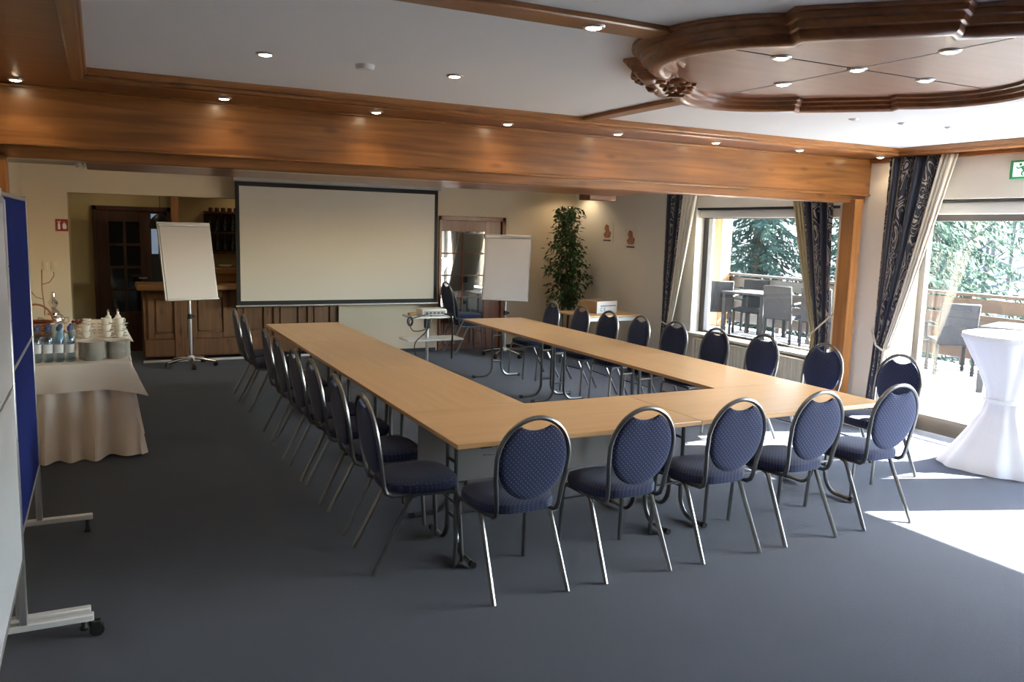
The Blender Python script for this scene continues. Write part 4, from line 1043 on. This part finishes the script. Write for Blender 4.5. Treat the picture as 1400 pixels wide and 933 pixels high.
for tp, th in tips:
    for j in range(19):
        u = rs.random(); p = tp[0].lerp(tp[1], u * 2) if u < .5 else tp[1].lerp(tp[2], u * 2 - 1)
        a = th + rs.uniform(-1.5, 1.5); d = Vector((math.cos(a), math.sin(a), rs.uniform(-1.3, .35)))
        p = p + Vector((rs.uniform(-.03, .03), rs.uniform(-.03, .03), rs.uniform(-.12, .06)))
        if p.x > .42: continue
        if p.y > .52: continue
        L = rs.uniform(.06, .10); leaf(lv, p, d, L, L * .24, rs.uniform(-.8, .8), rs)
obj('foliage', lv, 'leaf', fc, fix=False)

# ------------------------------------------------------------------ white covered bistro table by the terrace door
ct = thing('bistro_table', 'tall round bistro table under a white tied cover, glaring in the sun', 'table', (6.53, 4.06, 0))
def cover(u, v):
    zs = [0, .06, .16, .30, .45, .55, .64, .78, .92, 1.03, 1.08]; rs_ = [.43, .40, .33, .245, .165, .14, .155, .215, .29, .345, .352]
    z = v * 1.08; i = 0
    while i < len(zs) - 2 and z > zs[i + 1]: i += 1
    q = (z - zs[i]) / (zs[i + 1] - zs[i]); q = q * q * (3 - 2 * q) if False else q
    r = rs_[i] + (rs_[i + 1] - rs_[i]) * q
    a = 2 * math.pi * u
    fold = math.sin(a * 14) * .5 + math.sin(a * 9 + 1) * .5
    r += fold * .018 * (abs(v - .5) * 1.2 + .25) * (0 if v > .96 else 1)
    r += .03 * math.sin(a * 3 + .5) * (1 - v) ** 3
    return (r * math.cos(a), r * math.sin(a), .004 + z)
obj('cover', MB().grid(cover, 168, 44), 'whitecloth', ct, fix=False)
obj('top_cloth', MB().lathe([(.36, 1.045), (.366, 1.06), (.36, 1.088), (.34, 1.094), (.001, 1.095)], 48), 'whitecloth', ct)
obj('tie_band', MB().tube([(.155 * math.cos(a), .155 * math.sin(a), .553) for a in [i * math.pi / 16 for i in range(32)]], .016, 8, closed=True), 'whitecloth', ct)

# ------------------------------------------------------------------ terrace
DZ = .18
struct('terrace_deck', MB().box(7.076, 10.35, -4, 16, DZ - .15, DZ), 'deck', smooth=False)
tr = MB()
for x in [7.2 + .145 * k for k in range(22)]:
    tr.box(x, x + .008, -4, 16, DZ, DZ + .001)
struct('deck_joints', tr, 'wframe', smooth=False)
rl = thing('terrace_railing', 'brown horizontal board railing along the terrace edge', 'railing', (10.25, 7.0, DZ))
for z0_, z1_ in ((.10, .27), (.31, .48), (.52, .69), (.73, .90)):
    obj('board', MB().cbox(.0, .03, -9, 9, z0_, z1_, .004), 'rail', rl)
obj('handrail', MB().cbox(-.05, .08, -9, 9, .93, .97, .006), 'rail', rl)
for k in range(11):
    obj('post', MB().cbox(.03, .12, -8.5 + 1.7 * k, -8.41 + 1.7 * k, -.18, .93, .005), 'rail', rl)
def tpost(y, label):
    tag(obj('terrace_post', MB().cbox(-.09, .09, -.09, .09, 0, 2.02, .010).prism([(.09, 1.55), (.55, 2.02), (.40, 2.02), (.09, 1.72)], -.05, .05, 'yz') if False else MB().cbox(-.12, .12, -.12, .12, 0, 2.02, .010), 'larch', loc=(10.10, y, DZ)), label, 'post', 'terrace posts')
tpost(11.75, 'square larch post on the terrace seen through the window')
tag(obj('terrace_beam', MB().cbox(-.09, .09, -4.2, 4.2, 0, .16, .01), 'larch', loc=(10.10, 12.0, DZ + 2.02)), 'horizontal larch beam lying on the terrace post', 'beam')
struct('terrace_roof', MB().box(7.05, 10.35, 6.0, 16.2, DZ + 2.18, DZ + 2.30), 'larch', smooth=False)
struct('terrace_rafter', MB().box(7.06, 10.2, 7.2, 7.32, DZ + 2.04, DZ + 2.18), 'larch', smooth=False) if False else None
def make_rattan(label):
    t = thing('rattan_chair', label, 'chair', group='rattan chairs on the terrace')
    T = Matrix.Translation((0, -.20, .40)) @ Matrix.Rotation(R_(10), 4, 'X')
    obj('backrest', MB().cbox(-.22, .22, -.018, .018, .0, .50, .010, T), 'rattan', t)
    obj('seat', MB().cbox(-.23, .23, -.22, .23, .37, .43, .012), 'rattan', t)
    for sx in (-1, 1):
        obj('leg', MB().cbox(sx * .21 - .018, sx * .21 + .018, .19, .225, 0, .37, .004), 'rattan', t)
        obj('leg', MB().cbox(sx * .21 - .018, sx * .21 + .018, -.225, -.19, 0, .40, .004), 'rattan', t)
        obj('armrest', MB().tube([(sx * .235, -.22, .62), (sx * .25, .05, .63), (sx * .25, .19, .61), (sx * .24, .20, .40)], .018, 8), 'rattan', t)
    return t
r0 = make_rattan('grey rattan chair alone before the railing, seen through the terrace door')
r0.location = (9.50, 6.68, DZ); r0.rotation_euler = (0, 0, R_(-40))
for x, y, a, lab in ((9.50, 9.55, -65, 'grey rattan chair with its back to the window, left of two at the table'), (9.72, 9.02, -60, 'grey rattan chair with its back to the window, right of two at the table'), (9.25, 10.85, -25, 'grey rattan chair at the left end of the terrace table'), (9.85, 10.65, 120, 'grey rattan chair behind the terrace table against the railing'), (9.9, 5.95, 60, 'grey rattan chair behind the white bistro table, by the railing'), (9.75, 5.35, 75, 'grey rattan chair behind the white bistro table, partly hidden by it')):
    dup(r0, (x, y, DZ), R_(a), lab)
def tterr(x, y, rz, label):
    t = thing('terrace_table', label, 'table', (x, y, DZ), rz)
    obj('tabletop', MB().cbox(-.40, .40, -.40, .40, .70, .735, .006), 'rattan', t)
    for sx in (-1, 1):
        for s in (-1, 1):
            obj('leg', MB().cbox(sx * .35 - .03, sx * .35 + .03, s * .35 - .03, s * .35 + .03, 0, .70, .004), 'rattan', t)
tterr(9.58, 10.25, R_(15), 'dark square terrace table between the rattan chairs outside the window')
tterr(9.05, 5.45, R_(20), 'dark square terrace table mostly hidden by the white bistro table')
# garden beyond
gd = MB().grid(lambda u, v: (10.6 + 32 * u, -14 + 60 * v, -1.6 + 7.5 * max(0, u - .12) ** 1.3 + .5 * noise.noise(Vector((u * 9, v * 12, 0)))), 40, 60)
struct('ground_slope', gd, 'ground')
def quad(mb, p, d, L, W, roll):
    d = d.normalized(); s_ = d.cross(Vector((0, 0, 1)))
    if s_.length < .1: s_ = Vector((1, 0, 0))
    s_.normalize(); n_ = s_.cross(d); s_ = s_ * math.cos(roll) + n_ * math.sin(roll)
    mb.add([p, p + d * L * .5 + s_ * W, p + d * L, p + d * L * .5 - s_ * W], [(0, 1, 2, 3)])
def fir(x, y, z, H, Rr, label, seed, m='needles'):
    rs = random.Random(seed); t = thing('fir_tree', label, 'tree', (x, y, z))
    obj('trunk', MB().tube([(0, 0, 0), (.02, 0, H * .5), (0, 0, H)], [.16, .10, .02], 8), 'bark', t)
    mb = MB(); n = int(H * 26)
    for i in range(n):
        h = H * (.06 + .92 * i / n); L = Rr * (1 - h / H) ** .8 + .15
        a = i * 2.4 + rs.uniform(-.4, .4); d = Vector((math.cos(a), math.sin(a), 0)); s_ = Vector((-d.y, d.x, 0))
        K = int(8 + L * 22)
        for k in range(K):
            u = (k + rs.random()) / K; p = d * L * u + Vector((0, 0, h - .42 * L * u ** 1.5 + .1 * L * u ** 4))
            for sg in (-1, 1):
                dd = (d * rs.uniform(.2, .9) + s_ * sg * rs.uniform(.4, 1) + Vector((0, 0, rs.uniform(-1.1, -.1))))
                quad(mb, p + Vector((rs.uniform(-.05, .05), rs.uniform(-.05, .05), rs.uniform(-.06, .04))), dd, rs.uniform(.16, .36) * (1.15 - .4 * u), rs.uniform(.014, .026), rs.uniform(-1.4, 1.4))
    obj('foliage', mb, m, t, fix=False)
fir(13.6, 14.6, -1.5, 9.0, 2.6, 'large drooping fir tree behind the terrace in the middle of the window', 1)
fir(13.6, 18.2, -1.5, 9.0, 2.7, 'drooping fir tree at the left side of the window behind the post', 2)
fir(14.6, 12.0, -1.5, 8.5, 2.3, 'fir tree whose branches reach between window and terrace door', 3)
fir(17.5, 13.0, -.8, 10.5, 2.8, 'tall fir tree standing back between the two nearer firs', 4)
rs = random.Random(11)
for k in range(42):
    x = rs.uniform(17, 34); y = rs.uniform(.22, .80) * x + rs.uniform(-.8, .8); H = rs.uniform(7, 12); r = rs.uniform(.05, .13)
    t = thing('bare_tree', 'slender bare pale tree on the slope behind the terrace', 'tree', (x, y, -1.6 + 7.5 * max(0, (x - 10.6) / 32 - .12) ** 1.3 - .3), 0, 'bare trees on the slope')
    lean = Vector((rs.uniform(-.4, .4), rs.uniform(-.4, .4), H))
    obj('trunk', MB().tube([(0, 0, 0), lean * .5 + Vector((rs.uniform(-.1, .1), 0, 0)), lean], [r, r * .7, r * .2], 6), 'palebark', t)
    br_ = MB()
    for j in range(26):
        h = rs.uniform(.12, .98); p = lean * h; a = rs.uniform(0, 6.28); L = rs.uniform(.5, 1.6) * (1.1 - h * .6)
        q_ = p + Vector((math.cos(a) * L, math.sin(a) * L, L * rs.uniform(.3, .9)))
        br_.tube([p, (p + q_) / 2 + Vector((0, 0, -.05)), q_], [r * .28, r * .2, .006], 4)
        for _ in range(3):
            a2 = a + rs.uniform(-1.2, 1.2); b0_ = p.lerp(q_, rs.uniform(.4, .9)); L2 = L * .5
            br_.tube([b0_, b0_ + Vector((math.cos(a2) * L2, math.sin(a2) * L2, L2 * rs.uniform(.2, .9)))], [.012, .004], 3)
    obj('branches', br_, 'palebark', t)
